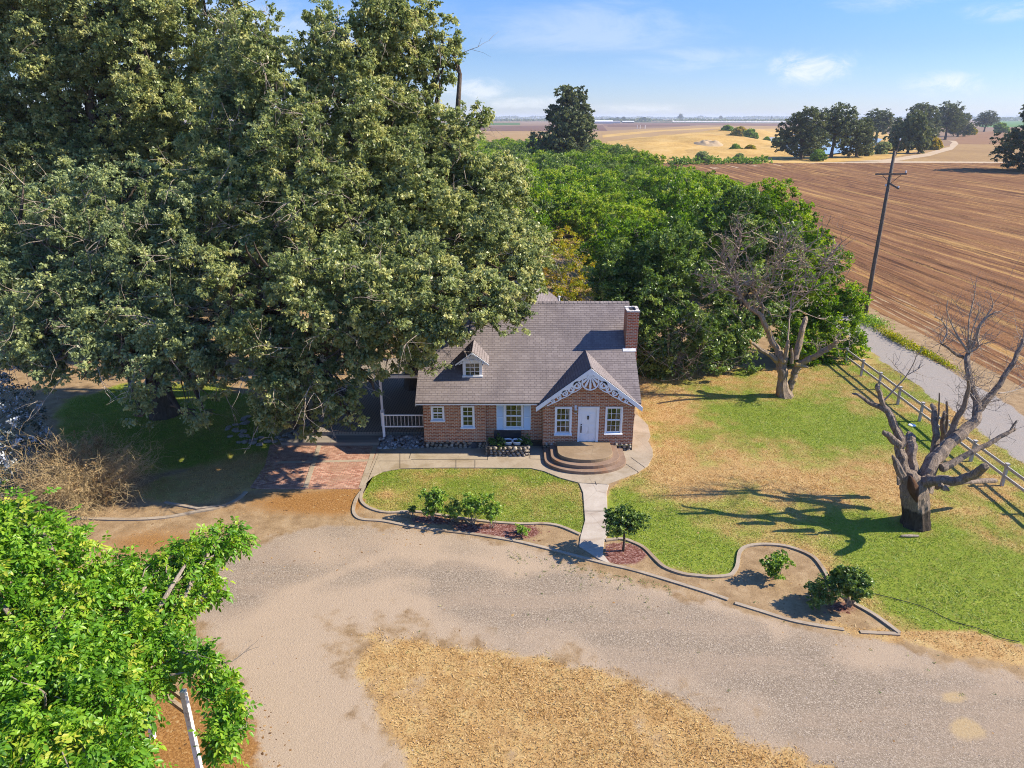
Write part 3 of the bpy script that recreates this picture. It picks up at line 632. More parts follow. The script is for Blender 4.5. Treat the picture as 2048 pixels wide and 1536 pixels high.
ln = noise(nt, scl(nt, p, (1, .010, 1)), 2.3, 3, .6); l2 = noise(nt, scl(nt, p, (1, .02, 1)), .75, 3, .6)
cc = mix(nt, mapr(nt, mth(nt, 'ADD', ln, mth(nt, 'MULTIPLY', b, .25)), .64, .76, 0, .7), cc, (.06, .028, .017)); cc = mix(nt, mapr(nt, mth(nt, 'ADD', l2, mth(nt, 'MULTIPLY', b, .3)), .70, .80, 0, .6), cc, (.52, .31, .10))  # furrow shading put into the colour as dark stripes, then golden streaks
finish(nt, cc, .95, bump(nt, mth(nt, 'ADD', a, b), .6, .12), .1)
tag(np_obj('ploughed_field', np_mesh('ploughed_field', np.stack([XX, YY, ZZ], -1).reshape(-1, 3), 4, f, m, False)), kind='structure')
# ------------------------------------------------------------------ house materials
def boxvec(nt, sx=1.0):
    """wall coordinates in metres: (along wall, height)"""
    g = nt.nodes.new('ShaderNodeNewGeometry'); s = nt.nodes.new('ShaderNodeSeparateXYZ'); nt.links.new(g.outputs[0], s.inputs[0])
    nn = nt.nodes.new('ShaderNodeSeparateXYZ'); nt.links.new(g.outputs[3], nn.inputs[0])
    k = mth(nt, 'GREATER_THAN', mth(nt, 'ABSOLUTE', nn.outputs[0]), .7)
    u = mth(nt, 'ADD', mth(nt, 'MULTIPLY', s.outputs[0], mth(nt, 'SUBTRACT', 1.0, k)), mth(nt, 'MULTIPLY', s.outputs[1], k))
    c = nt.nodes.new('ShaderNodeCombineXYZ'); nt.links.new(u, c.inputs[0]); nt.links.new(s.outputs[2], c.inputs[1]); return c.outputs[0]
def brick_tex(nt, vec, bw, bh, mort, c1, c2, cm, bias=0.0, off=.5, smooth=.1):
    n = nt.nodes.new('ShaderNodeTexBrick'); n.offset = off
    for k, v in (('Color1', C4(c1)), ('Color2', C4(c2)), ('Mortar', C4(cm)), ('Scale', 1.0), ('Mortar Size', mort), ('Mortar Smooth', smooth), ('Bias', bias), ('Brick Width', bw), ('Row Height', bh)): n.inputs[k].default_value = v
    nt.links.new(vec, n.inputs['Vector']); return n.outputs[0], n.outputs[1]
def m_brick(name, dark=1.0, red=1.0):
    m, nt = newmat(name); v = boxvec(nt); n0 = noise(nt, pos(nt), 3.5, 3)
    vv = nt.nodes.new('ShaderNodeVectorMath'); vv.operation = 'ADD'; nt.links.new(v, vv.inputs[0])
    off = nt.nodes.new('ShaderNodeVectorMath'); off.operation = 'SCALE'; off.inputs[3].default_value = .022
    nz = nt.nodes.new('ShaderNodeTexNoise'); nz.inputs['Scale'].default_value = 5; nt.links.new(pos(nt), nz.inputs['Vector']); nt.links.new(nz.outputs[1], off.inputs[0]); nt.links.new(off.outputs[0], vv.inputs[1])
    c, f = brick_tex(nt, vv.outputs[0], .225, .083, .0135, (.28 * dark, .080 * dark, .034 * dark), (.55 * dark, .215 * dark * red, .10 * dark * red), (.62, .49, .35), -.05, smooth=.25)
    big = noise(nt, pos(nt), .8, 4); spk = noise(nt, pos(nt), 14, 3, .7)
    c = mix(nt, mapr(nt, spk, .48, .72, 0, .85), c, (.05, .025, .02))
    c = mix(nt, mapr(nt, big, .50, .68, 0, .55), c, (.36, .15, .085), 'MIX')
    c = mix(nt, mapr(nt, noise(nt, pos(nt), 1.9, 3), .58, .72, 0, .4), c, (.42, .35, .28))
    cm = mix(nt, f, c, (.56, .45, .33))
    finish(nt, cm, .9, bump(nt, mth(nt, 'ADD', mth(nt, 'MULTIPLY', f, -1.0), mth(nt, 'MULTIPLY', spk, .5)), .8, .02), .15); return m
GAIN[0] = 1.0; BRICK = m_brick('old_brick'); BRICKCH = m_brick('chimney_brick', 1.25, .62)
GAIN[0] = 1.0
def m_shingle(name):
    m, nt = newmat(name); uv = N(nt, 'ShaderNodeUVMap', {'uv_map': 'uv'})
    c, f = brick_tex(nt, uv, .31, .142, .013, (.215, .182, .175), (.285, .245, .232), (.165, .14, .135), 0.0, .37, .0)
    big = noise(nt, pos(nt), .55, 5); gr = noise(nt, pos(nt), 26, 3, .7); st = noise(nt, scl(nt, uv, (3, .35, 1)), 1.0, 4)
    c = mix(nt, mapr(nt, big, .35, .7, 0, .5), c, (.125, .105, .108))
    c = mix(nt, mapr(nt, gr, .42, .75, 0, .5), c, (.30, .25, .23))
    c = mix(nt, mapr(nt, st, .5, .75, 0, .35), c, (.105, .09, .095))
    s = nt.nodes.new('ShaderNodeSeparateXYZ'); nt.links.new(uv, s.inputs[0])
    saw = mth(nt, 'FRACT', mth(nt, 'DIVIDE', s.outputs[1], .142))
    finish(nt, c, .9, bump(nt, mth(nt, 'ADD', mth(nt, 'MULTIPLY', saw, -1.0), mth(nt, 'MULTIPLY', f, -.6)), .9, .02), .15); return m
GAIN[0] = .84; SHINGLE = m_shingle('asphalt_shingle'); GAIN[0] = 1.0
def m_paint(name, c, dirt=(.42, .40, .36), amt=.5, scale=3):
    m, nt = newmat(name); n = noise(nt, pos(nt), scale, 6, .7); n2 = noise(nt, scl(nt, pos(nt), (1, 1, .2)), 14, 3)
    finish(nt, mix(nt, mapr(nt, mth(nt, 'ADD', mth(nt, 'MULTIPLY', n, .7), mth(nt, 'MULTIPLY', n2, .3)), .5, .75, 0, amt), c, dirt), .55, bump(nt, n2, .15, .005), .35); return m
WHITE = m_paint('white_paint', (.80, .80, .79)); SHUT = m_paint('shutter_paint', (.60, .70, .78), (.5, .58, .62), .4)
PEEL = m_paint('peeling_white', (.68, .67, .65), (.11, .085, .07), 1.0, 6)
RAILW = m_paint('weathered_white', (.40, .37, .33), (.20, .165, .13), .9, 5)
IRON = m_simple('black_iron', (.012, .012, .013), (.03, .03, .03), 20, .4, .1, .002, (1, 1, 1), .5)
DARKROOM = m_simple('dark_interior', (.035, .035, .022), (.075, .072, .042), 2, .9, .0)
CURTAIN = m_simple('curtain', (.42, .40, .36), (.60, .58, .53), 4, .9, .2, .02, (8, 8, .5))
m, nt = newmat('window_glass')
g = N(nt, 'ShaderNodeBsdfGlossy', Color=(.85, .92, .95, 1), Roughness=.03); t = N(nt, 'ShaderNodeBsdfTransparent', Color=(.72, .75, .70, 1))
fr = N(nt, 'ShaderNodeFresnel', IOR=1.5, Normal=bump(nt, noise(nt, pos(nt), 2.5, 2), .12, .02)); s = N(nt, 'ShaderNodeMixShader', i0=mth(nt, 'ADD', fr, .05), i1=t, i2=g)
o = nt.nodes.new('ShaderNodeOutputMaterial'); nt.links.new(s, o.inputs[0]); GLASS = m
m, nt = newmat('cobble'); p = pos(nt); r = N(nt, 'ShaderNodeNewGeometry', out=8)
finish(nt, mix(nt, mapr(nt, noise(nt, p, 9, 4), .4, .7), ramp(nt, r, [(0, (.20, .165, .12)), (.4, (.36, .30, .215)), (.75, (.30, .27, .24)), (1, (.50, .43, .32))]), (.16, .13, .10)), .8, bump(nt, noise(nt, p, 25, 3), .3, .01), .2); COBBLE = m
MORTAR = m_simple('dark_mortar', (.035, .03, .026), (.085, .075, .062), 8, .95, .6, .02)
GAIN[0] = .80
def m_concrete(name, c1, c2, stain):
    m, nt = newmat(name); p = pos(nt); a = noise(nt, p, .9, 6, .65); b = noise(nt, p, 12, 4, .7); st = noise(nt, p, .55, 5, .6, .8)
    c = ramp(nt, mth(nt, 'ADD', mth(nt, 'MULTIPLY', a, .6), mth(nt, 'MULTIPLY', b, .4)), [(.3, c1), (.68, c2)])
    c = mix(nt, mapr(nt, st, .50, .68, 0, .75), c, stain)
    cr = N(nt, 'ShaderNodeTexVoronoi', {'feature': 'DISTANCE_TO_EDGE'}, out=0, Vector=N(nt, 'ShaderNodeMapping', Vector=p, Rotation=(0, 0, .4)), Scale=.38)
    c = mix(nt, mapr(nt, cr, .0, .006, .35, 0, False), c, (.10, .08, .06))
    finish(nt, c, .9, bump(nt, b, .3, .01), .2); return m
CONC = m_concrete('path_concrete', (.30, .235, .16), (.47, .39, .285), (.27, .205, .12))
CONCP = m_concrete('pale_concrete', (.40, .335, .26), (.56, .49, .40), (.34, .26, .19))
KERB = m_concrete('kerb_concrete', (.30, .235, .16), (.46, .38, .28), (.28, .19, .11))
STEP = m_concrete('step_stain', (.19, .12, .08), (.34, .235, .165), (.34, .15, .06))
def m_planks(name, c1, c2, wdt, ang=0.0):
    m, nt = newmat(name); v = N(nt, 'ShaderNodeMapping', Vector=pos(nt), Rotation=(0, 0, ang))
    s = nt.nodes.new('ShaderNodeSeparateXYZ'); nt.links.new(v, s.inputs[0]); q = mth(nt, 'DIVIDE', s.outputs[0], wdt)
    fr = mth(nt, 'FRACT', q); wn = N(nt, 'ShaderNodeTexWhiteNoise', {'noise_dimensions': '1D'}, W=mth(nt, 'FLOOR', q))
    g = noise(nt, scl(nt, v, (6, .5, 1)), 4, 5, .7)
    c = mix(nt, g, mix(nt, wn, c1, c2), mix(nt, wn, c2, c1)); gap = mth(nt, 'LESS_THAN', fr, .11)
    finish(nt, mix(nt, gap, c, (.012, .01, .01)), .85, bump(nt, mth(nt, 'SUBTRACT', g, mth(nt, 'MULTIPLY', gap, 3.0)), .5, .01), .2); return m
GAIN[0] = .9
DECK = m_planks('deck_boards', (.20, .165, .13), (.33, .28, .225), .15, R(4))
WOODR = m_simple('bare_timber', (.24, .17, .11), (.46, .36, .25), 5, .85, .4, .01, (1, 1, 6))
m, nt = newmat('brick_paving'); p = pos(nt); nzv = noise(nt, p, 2.0, 2)
c, f = brick_tex(nt, p, .22, .11, .012, (.27, .10, .06), (.54, .30, .21), (.22, .17, .12), .1, .5, .2)
c = mix(nt, mapr(nt, noise(nt, p, 6, 3), .56, .72, 0, .5), c, (.58, .47, .36)); c = mix(nt, mapr(nt, noise(nt, p, .9, 4), .45, .7, 0, .5), c, (.30, .19, .12))
finish(nt, c, .9, bump(nt, mth(nt, 'ADD', mth(nt, 'MULTIPLY', f, -1), noise(nt, p, 20, 3)), .5, .012), .15); PAVE = m

GAIN[0] = 1.0
# ------------------------------------------------------------------ house
YG = 32.36; YL = 32.6; YC = 32.82; XL = -4.5; XR = 6.15; XB = -1.33; XG = 1.57; YB = 42.3
EY, EZ, RY, RZ = 32.1, 2.78, 37.5, 6.565; SL = (RZ - EZ) / (RY - EY)
GX0, GZ1, GZ0, GHW = 3.83, 4.66, 2.62, 2.63
house = thing('brick_house', 'old red brick cottage with brown shingle roof, white gable trim and tall brick chimney', 'house', (.8, 37, 0))
HI = Matrix.Translation((-.8, -37, 0))
def hp(mb, name, mat, parent=None, **k):
    o = mb.build(name, mat, parent or house, **k)
    if parent is None: o.matrix_parent_inverse = HI
    return o
def roofz(y): return EZ + SL * (y - EY)
def wall_xz(mb, x0, x1, z0, z1, y, holes, rev=.16):
    xs = sorted({x0, x1, *[h[0] for h in holes], *[h[1] for h in holes]}); zs_ = sorted({z0, z1, *[h[2] for h in holes], *[h[3] for h in holes]})
    for i in range(len(xs) - 1):
        for j in range(len(zs_) - 1):
            cx = (xs[i] + xs[i + 1]) / 2; cz = (zs_[j] + zs_[j + 1]) / 2
            if any(h[0] < cx < h[1] and h[2] < cz < h[3] for h in holes): continue
            mb.quad((xs[i], y, zs_[j]), (xs[i + 1], y, zs_[j]), (xs[i + 1], y, zs_[j + 1]), (xs[i], y, zs_[j + 1]))
    for a, b, c, d in holes:
        mb.quad((a, y, c), (a, y + rev, c), (a, y + rev, d), (a, y, d)); mb.quad((b, y, d), (b, y + rev, d), (b, y + rev, c), (b, y, c))
        mb.quad((a, y, c), (b, y, c), (b, y + rev, c), (a, y + rev, c)); mb.quad((a, y, d), (a, y + rev, d), (b, y + rev, d), (b, y, d))
def rect(px0, px1, y0, y1, Y):
    a = P(px0, y0, Y); b = P(px1, y1, Y); c = P(px0, y1, Y); d = P(px1, y0, Y)
    return ((a.x + c.x) / 2, (b.x + d.x) / 2, b.z, a.z)
W1 = rect(861.5, 888.5, 800, 841, YL); W2 = rect(921.5, 949, 797, 855, YL); W3 = rect(1008, 1046.5, 797, 857, YC)
W4 = rect(1109.5, 1143.3, 814, 868.2, YG); W5 = rect(1210, 1244.7, 813.5, 867, YG); DR = rect(1155.3, 1197.2, 813.5, 890.3, YG)
W2 = (W2[0], W2[1], W2[2], 2.42); W3 = (W3[0], W3[1], W3[2], 2.44); W1 = (W1[0], W1[1], W1[2], 2.40)
FZ = .40
mb = MB(); wall_xz(mb, XL, XB, FZ, 2.75, YL, [W1, W2]); mb.quad((XB, YL, FZ), (XB, YC, FZ), (XB, YC, 2.75), (XB, YL, 2.75))
wall_xz(mb, XB, XG, FZ, 2.75, YC, [W3])
mb.quad((XL, YB, 0), (XL, YL, 0), (XL, YL, 2.75), (XL, YB, 2.75)); mb.quad((XL, YL, 2.75), (XL, RY, RZ - .2), (XL, YB, 2.75))
mb.quad((XR, YG, 0), (XR, YB, 0), (XR, YB, 2.75), (XR, YG, 2.75)); mb.quad((XR, YB, 2.75), (XR, RY, RZ - .2), (XR, YL, 2.75))
mb.quad((XR, YB, 0), (XL, YB, 0), (XL, YB, 2.75), (XR, YB, 2.75))
hp(mb, 'wall', BRICK)
mb = MB(); wall_xz(mb, XG, XR, FZ, 2.44, YG, [W4, W5, DR])
pk = (GX0, YG, 4.42); mb.quad((XG, YG, 2.44), (XR, YG, 2.44), pk); mb.quad((XG, YC, FZ), (XG, YG, FZ), (XG, YG, 2.44), (XG, YC, 2.44))
hp(mb, 'gable_wall', BRICK)
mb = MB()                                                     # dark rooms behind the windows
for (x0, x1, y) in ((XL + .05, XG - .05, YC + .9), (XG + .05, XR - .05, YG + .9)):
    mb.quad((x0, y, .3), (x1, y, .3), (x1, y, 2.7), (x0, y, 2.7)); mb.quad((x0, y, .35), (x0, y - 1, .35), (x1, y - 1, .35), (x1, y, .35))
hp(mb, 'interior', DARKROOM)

def window(h, y, cols, rows, curt=0, sill=True):
    x0, x1, z0, z1 = h; ft = .085
    f = MB(); f.box(x0, x0 + ft, y - .03, y + .09, z0 + .02, z1 - .002); f.box(x1 - ft, x1, y - .03, y + .09, z0 + .02, z1 - .002); f.box(x0 + ft, x1 - ft, y - .03, y + .09, z1 - ft, z1 - .002)
    o = hp(f, 'window', WHITE, bevel=.006)
    a0, a1, b0, b1 = x0 + ft, x1 - ft, z0 + .09, z1 - ft; mz = (b0 + b1) / 2
    s = MB(); st = .035
    for (c0, c1, yy) in ((mz, b1, y + .05), (b0, mz, y + .02)):
        s.box(a0, a0 + st, yy, yy + .03, c0, c1); s.box(a1 - st, a1, yy, yy + .03, c0, c1); s.box(a0 + st, a1 - st, yy, yy + .03, c0, c0 + st); s.box(a0 + st, a1 - st, yy, yy + .03, c1 - st, c1)
        for i in range(1, cols): q = a0 + (a1 - a0) * i / cols; s.box(q - .011, q + .011, yy + .004, yy + .026, c0 + st, c1 - st)
        for i in range(1, rows): q = c0 + (c1 - c0) * i / rows; s.box(a0 + st, a1 - st, yy + .006, yy + .024, q - .011, q + .011)
    hp(s, 'sash', WHITE, o)
    g = MB(); g.quad((a0, y + .066, mz), (a1, y + .066, mz), (a1, y + .066, b1), (a0, y + .066, b1)); g.quad((a0, y + .036, b0), (a1, y + .036, b0), (a1, y + .036, mz), (a0, y + .036, mz)); hp(g, 'pane', GLASS, o)
    if sill: k = MB(); k.hexa([(x0 - .03, y - .10, z0 - .05), (x1 + .03, y - .10, z0 - .05), (x1 + .03, y + .1, z0 - .05), (x0 - .03, y + .1, z0 - .05), (x0 - .03, y - .10, z0 + .0), (x1 + .03, y - .10, z0 + .0), (x1 + .03, y + .1, z0 + .08), (x0 - .03, y + .1, z0 + .08)]); hp(k, 'sill', WHITE, o, bevel=.006)
    if curt:
        k = MB(); w_ = (x1 - x0) * .26
        for (c0, c1) in (((x1 - ft - w_, x1 - ft),) if curt == 1 else ((x0 + ft, x0 + ft + w_ * .6), (x1 - ft - w_, x1 - ft))):
            n = 8
            for i in range(n):
                u0 = c0 + (c1 - c0) * i / n; u1 = c0 + (c1 - c0) * (i + 1) / n; k.quad((u0, y + .2 + .03 * (i % 2), z0), (u1, y + .2 + .03 * ((i + 1) % 2), z0), (u1, y + .2 + .03 * ((i + 1) % 2), z1), (u0, y + .2 + .03 * (i % 2), z1))
        hp(k, 'curtain', CURTAIN, o)
    return o
window(W1, YL, 2, 2); window(W2, YL, 2, 2); window(W3, YC, 3, 2, 1); window(W4, YG, 3, 2, 1); window(W5, YG, 3, 2, 2)
for (a, b) in ((993, 1007.5), (1047, 1061.5)):                # shutters either side of the middle window
    x0, x1, z0, z1 = rect(a, b, 800, 860, YC - .05); z1 = 2.42; s = MB(); y = YC - .055
    s.box(x0, x0 + .05, y, y + .045, z0, z1); s.box(x1 - .05, x1, y, y + .045, z0, z1)
    for q0, q1 in ((z0, z0 + .09), ((z0 + z1) / 2 - .035, (z0 + z1) / 2 + .035), (z1 - .07, z1)): s.box(x0 + .05, x1 - .05, y, y + .045, q0, q1)
    z = z0 + .09
    while z < z1 - .08: s.hexa([(x0 + .05, y + .004, z), (x1 - .05, y + .004, z), (x1 - .05, y + .012, z), (x0 + .05, y + .012, z), (x0 + .05, y + .03, z + .04), (x1 - .05, y + .03, z + .04), (x1 - .05, y + .038, z + .04), (x0 + .05, y + .038, z + .04)]); z += .045
    hp(s, 'shutter', SHUT)
# front door
x0, x1, z0, z1 = DR; f = MB(); f.box(x0, x0 + .09, YG - .04, YG + .1, z0 + .03, z1); f.box(x1 - .13, x1, YG - .04, YG + .1, z0 + .03, z1); f.box(x0 + .09, x1 - .13, YG - .04, YG + .1, z1 - .07, z1)
d = MB(); a0, a1, b0, b1 = x0 + .09, x1 - .13, z0 + .09, z1 - .07; yd = YG + .03; d.box(a0, a1, yd, yd + .045, b0, b1); mx = (a0 + a1) / 2
door = hp(d, 'door', WHITE); fo = f.build('door_frame', WHITE, door, bevel=.006)
p_ = MB(); hh = b1 - b0
for (c0, c1) in ((b0 + .10, b0 + .48), (b0 + .62, b0 + 1.02), (b0 + 1.12, b0 + hh - .28), ):
    for (u0, u1) in ((a0 + .10, mx - .05), (mx + .05, a1 - .10)):
        p_.box(u0, u1, yd - .014, yd + .01, c0, c1)
p_.build('door_panel', WHITE, door, bevel=.012)
k = MB(); k.box(x0 + .02, x1 - .02, YG - .10, YG + .08, z0 - .03, z0 + .03); k.build('door_threshold', m_simple('threshold', (.20, .21, .23), (.32, .33, .35), 8), door)
k = MB(); k.tube([(a0 + .09, yd - .06, b0 + .66), (a0 + .09, yd - .08, b0 + .78), (a0 + .09, yd - .06, b0 + .92)], [.014, .018, .014], 8); k.box(a0 + .06, a0 + .12, yd - .02, yd, b0 + .60, b0 + .98); k.blob((a0 + .09, yd - .03, b0 + 1.06), (.035, .03, .035), 8, 5, 0); k.build('door_handle', IRON, door)
k = MB(); k.blob((mx, yd - .025, b0 + 1.50), (.05, .03, .05), 8, 5, 0); k.box(mx - .035, mx + .035, yd - .03, yd - .001, b0 + 1.34, b0 + 1.49); k.tube([(mx, yd - .045, b0 + 1.48), (mx, yd - .05, b0 + 1.35)], .014, 6); k.build('door_knocker', IRON, door)
# wall lantern left of the door
lx = P(1151, 818, YG); k = MB(); k.tube([(lx.x, YG - .001, lx.z + .1), (lx.x, YG - .10, lx.z + .16), (lx.x, YG - .15, lx.z + .08)], .014, 6); k.box(lx.x - .05, lx.x + .05, YG - .02, YG - .002, lx.z + .02, lx.z + .2); kb = k; k = MB()
k.lathe([(.085, lx.z + .02), (.06, lx.z + .06), (.015, lx.z + .11)], lx.x, YG - .15, 8); kc = MB(); kc.lathe([(.03, lx.z - .20), (.06, lx.z - .18), (.045, lx.z - .16)], lx.x, YG - .15, 8)
lant = hp(k, 'wall_lantern', m_paint('lantern_paint', (.62, .60, .56))); kb.build('lantern_bracket', WHITE, lant); kc.build('lantern_base', WHITE, lant); k = MB(); k.lathe([(.045, lx.z - .16), (.075, lx.z + .018)], lx.x, YG - .15, 8); k.build('lantern_glass', GLASS, lant)
# foundation of river stones
k = MB(); k.box(XL + .01, XB - .01, YL + .05, YL + .3, -.1, FZ + .001); k.box(XB - .05, XG + .05, YC + .05, YC + .3, -.1, FZ + .001); k.box(XG + .01, XR - .01, YG + .05, YG + .3, -.1, FZ + .001)
fnd = hp(k, 'foundation', MORTAR); k = MB()
def stones(k, x0, x1, y, z0, z1, s=.13, dn=1.0):
    z = z0 + s * .6
    while z < z1 - .02:
        x = x0 + random.uniform(0, s)
        while x < x1:
            r = s * random.uniform(.6, 1.2); k.blob((x + r, y + random.uniform(-.03, .03), z + random.uniform(-.03, .03)), (r * .95, .09, r * random.uniform(.55, .8)), 8, 5, .12); x += r * 2.05
        z += s * 1.15
ventx = P(945, 890, YL).x
stones(k, XL, ventx - .25, YL + .03, .0, FZ); stones(k, ventx + .22, XB - .1, YL + .03, .0, FZ, .1); stones(k, XG, 2.3, YG + .03, 0, FZ); stones(k, 5.1, XR - .1, YG + .03, 0, FZ)
k.build('foundation_stone', COBBLE, fnd, smooth=True)['kind'] = 'stuff'
k = MB(); k.box(ventx - .2, ventx - .15, YL - .02, YL + .06, .04, .36); k.box(ventx + .15, ventx + .2, YL - .02, YL + .06, .04, .36); k.box(ventx - .15, ventx + .15, YL - .02, YL + .06, .32, .36); k.box(ventx - .15, ventx + .15, YL + .02, YL + .05, .02, .32)
for i in range(6): k.box(ventx - .15, ventx + .15, YL, YL + .02, .05 + i * .045, .062 + i * .045)
hp(k, 'foundation_vent', m_simple('vent_metal', (.05, .05, .05), (.13, .13, .14), 8))

# roofs: slabs with courses of shingles
def slab(mb, q, th, us, vs, o):
    """q = 4 corners (eave0, eave1, ridge1, ridge0); uv in metres measured along us, vs"""
    q = [Vector(p) for p in q]; nrm = (q[1] - q[0]).cross(q[2] - q[0]).normalized(); us = Vector(us); vs = Vector(vs); o = Vector(o)
    uv = [((p - o).dot(us), (p - o).dot(vs)) for p in q]; lo = [p - nrm * th for p in q]
    mb.quad(*q, uv=uv); mb.quad(*lo[::-1], uv=uv[::-1])
    n = len(q)
    for i in range(n):
        j = (i + 1) % n; mb.quad(q[i], lo[i], lo[j], q[j], uv=[uv[i], (uv[i][0], uv[i][1] - .05), (uv[j][0], uv[j][1] - .05), uv[j]])
c_, s_ = math.cos(math.atan(SL)), math.sin(math.atan(SL)); RX0, RX1 = -4.80, 6.42
mb = MB()
nc = 47; L = math.hypot(RY - EY, RZ - EZ)                     # every course overlaps the one below
for i in range(nc):
    d0 = L * i / nc; d1 = L * (i + 1) / nc + .03; lift = .007
    p0 = (EY + d0 * c_ - s_ * lift, EZ + d0 * s_ + c_ * lift); p1 = (EY + d1 * c_, EZ + d1 * s_)
    vv = d0 / L * nc * .142; uv = [(RX0, vv), (RX1, vv), (RX1, vv + .1419), (RX0, vv + .1419)]
    zc = EZ + d0 * s_; hw0 = max(0.0, (GZ1 - zc) / ((GZ1 - GZ0) / GHW) - .06); zc1 = EZ + d1 * s_; hw1 = max(0.0, (GZ1 - zc1) / ((GZ1 - GZ0) / GHW) - .06)
    for (a0_, b0_, a1_, b1_) in (((RX0, RX1, RX0, RX1),) if hw0 <= 0 else ((RX0, GX0 - hw0, RX0, GX0 - hw1), (GX0 + hw0, RX1, GX0 + hw1, RX1))):   # the front gable interrupts the slope
        if b0_ - a0_ < .02: continue
        mb.quad((a0_, p0[0], p0[1]), (b0_, p0[0], p0[1]), (b1_, p1[0], p1[1]), (a1_, p1[0], p1[1]), uv=[(a0_, vv), (b0_, vv), (b1_, vv + .1419), (a1_, vv + .1419)])
        mb.quad((a0_, EY + d0 * c_, EZ + d0 * s_ - .002), (b0_, EY + d0 * c_, EZ + d0 * s_ - .002), (b0_, p0[0], p0[1]), (a0_, p0[0], p0[1]), uv=[(a0_, vv), (b0_, vv), (b0_, vv), (a0_, vv)])
hwE = (GZ1 - EZ) / ((GZ1 - GZ0) / GHW) - .08; ytop = EY + (GZ1 - EZ) / SL
slab(mb, [(RX0, EY, EZ - .004), (GX0 - hwE, EY, EZ - .004), (GX0, ytop, GZ1 - .004), (GX0, RY, RZ - .004), (RX0, RY, RZ - .004)], .13, (1, 0, 0), (0, c_, s_), (0, EY, EZ))
slab(mb, [(RX1, EY, EZ - .004), (RX1, RY, RZ - .004), (GX0, RY, RZ - .004), (GX0, ytop, GZ1 - .004), (GX0 + hwE, EY, EZ - .004)], .13, (1, 0, 0), (0, c_, s_), (0, EY, EZ))
YE2 = 2 * RY - EY
slab(mb, [(RX1, YE2, EZ), (RX0, YE2, EZ), (RX0, RY, RZ), (RX1, RY, RZ)], .13, (1, 0, 0), (0, -c_, s_), (0, YE2, EZ))
roof = hp(mb, 'roof', SHINGLE)
k = MB()                                                       # ridge caps
x = RX0
while x < RX1 - .01:
    x2 = min(x + .24, RX1)
    for sg in (-1, 1): k.quad((x, RY, RZ + .035), (x2, RY, RZ + .022), (x2, RY + sg * .16, RZ + .022 - .16 * SL + .012), (x, RY + sg * .16, RZ + .035 - .16 * SL + .012), uv=[(x, .02), (x2, .02), (x2, .13), (x, .13)])
    x += .24
hp(k, 'ridge_cap', SHINGLE, roof); k = MB(); k.box(RX0 + .04, 1.25, EY + .06, EY + .08, EZ - .15, EZ - .06); hp(k, 'fascia', WHITE, roof)
for sx in (RX0 + .004, RX1 - .034): k = MB(); k.hexa([(sx, EY + .03, EZ - .2), (sx + .03, EY + .03, EZ - .2), (sx + .03, RY, RZ - .2), (sx, RY, RZ - .2), (sx, EY + .03, EZ - .02), (sx + .03, EY + .03, EZ - .02), (sx + .03, RY, RZ - .02), (sx, RY, RZ - .02)]); hp(k, 'fascia', WHITE, roof)
def gable_roof(x, hw, y0, zt, ze, th, name, parent=None, yb=None):
    """small gable over y0 running back into the main slope"""
    s = (zt - ze) / hw; cl, sl2 = math.cos(math.atan(s)), math.sin(math.atan(s)); mb = MB(); lap = .10
    yt = EY + (zt - EZ) / SL + lap; ye = EY + (ze - EZ) / SL + lap
    ye = max(ye, y0 + .02)
    n = max(4, int(hw / cl / .142))
    for sg in (-1, 1):
        for i in range(n):
            a, b = i / n, (i + 1) / n; xa = x + sg * hw * (1 - a); xb = x + sg * hw * (1 - b); za = ze + (zt - ze) * a + .012; zb = ze + (zt - ze) * b
            ya, yb_ = ye + (yt - ye) * a, ye + (yt - ye) * b; v0 = i * .142
            q = [(xa, ya, za), (xa, y0, za), (xb, y0, zb), (xb, yb_, zb)]; uv = [(ya, v0), (y0, v0), (y0, v0 + .1419), (yb_, v0 + .1419)]
            r = [(xa, y0, za - .016), (xa, y0, za), (xa, ya, za), (xa, ya, za - .016)]
            if sg > 0: q = q[::-1]; uv = uv[::-1]; r = r[::-1]
            mb.quad(*q[::-1], uv=uv[::-1]); mb.quad(*r, uv=[(0, v0)] * 4)
        u = [(x + sg * hw, ye, ze - th), (x + sg * hw, y0, ze - th), (x, y0, zt - th), (x, yt, zt - th)]; mb.quad(*(u if sg < 0 else u[::-1]), uv=[(0, 0)] * 4)
        mb.quad((x + sg * hw, y0, ze - th), (x + sg * hw, ye, ze - th), (x + sg * hw, ye, ze + .01), (x + sg * hw, y0, ze + .01), uv=[(0, 0)] * 4)
    o = mb.build(name, SHINGLE, parent or house)
    if parent is None: o.matrix_parent_inverse = HI
    k = MB(); yy = y0
    while yy < yt - .02:
        y2 = min(yy + .24, yt)
        for sg in (-1, 1): k.quad((x, yy, zt + .03), (x, y2, zt + .018), (x + sg * .12, y2, zt + .018 - .12 * s + .008), (x + sg * .12, yy, zt + .03 - .12 * s + .008), uv=[(yy, .02), (y2, .02), (y2, .13), (yy, .13)])
        yy += .24
    if parent is None: k.build('ridge_cap', SHINGLE, o)
    return o
gr = gable_roof(GX0, GHW, YG - .36, GZ1, GZ0, .1, 'gable_roof')
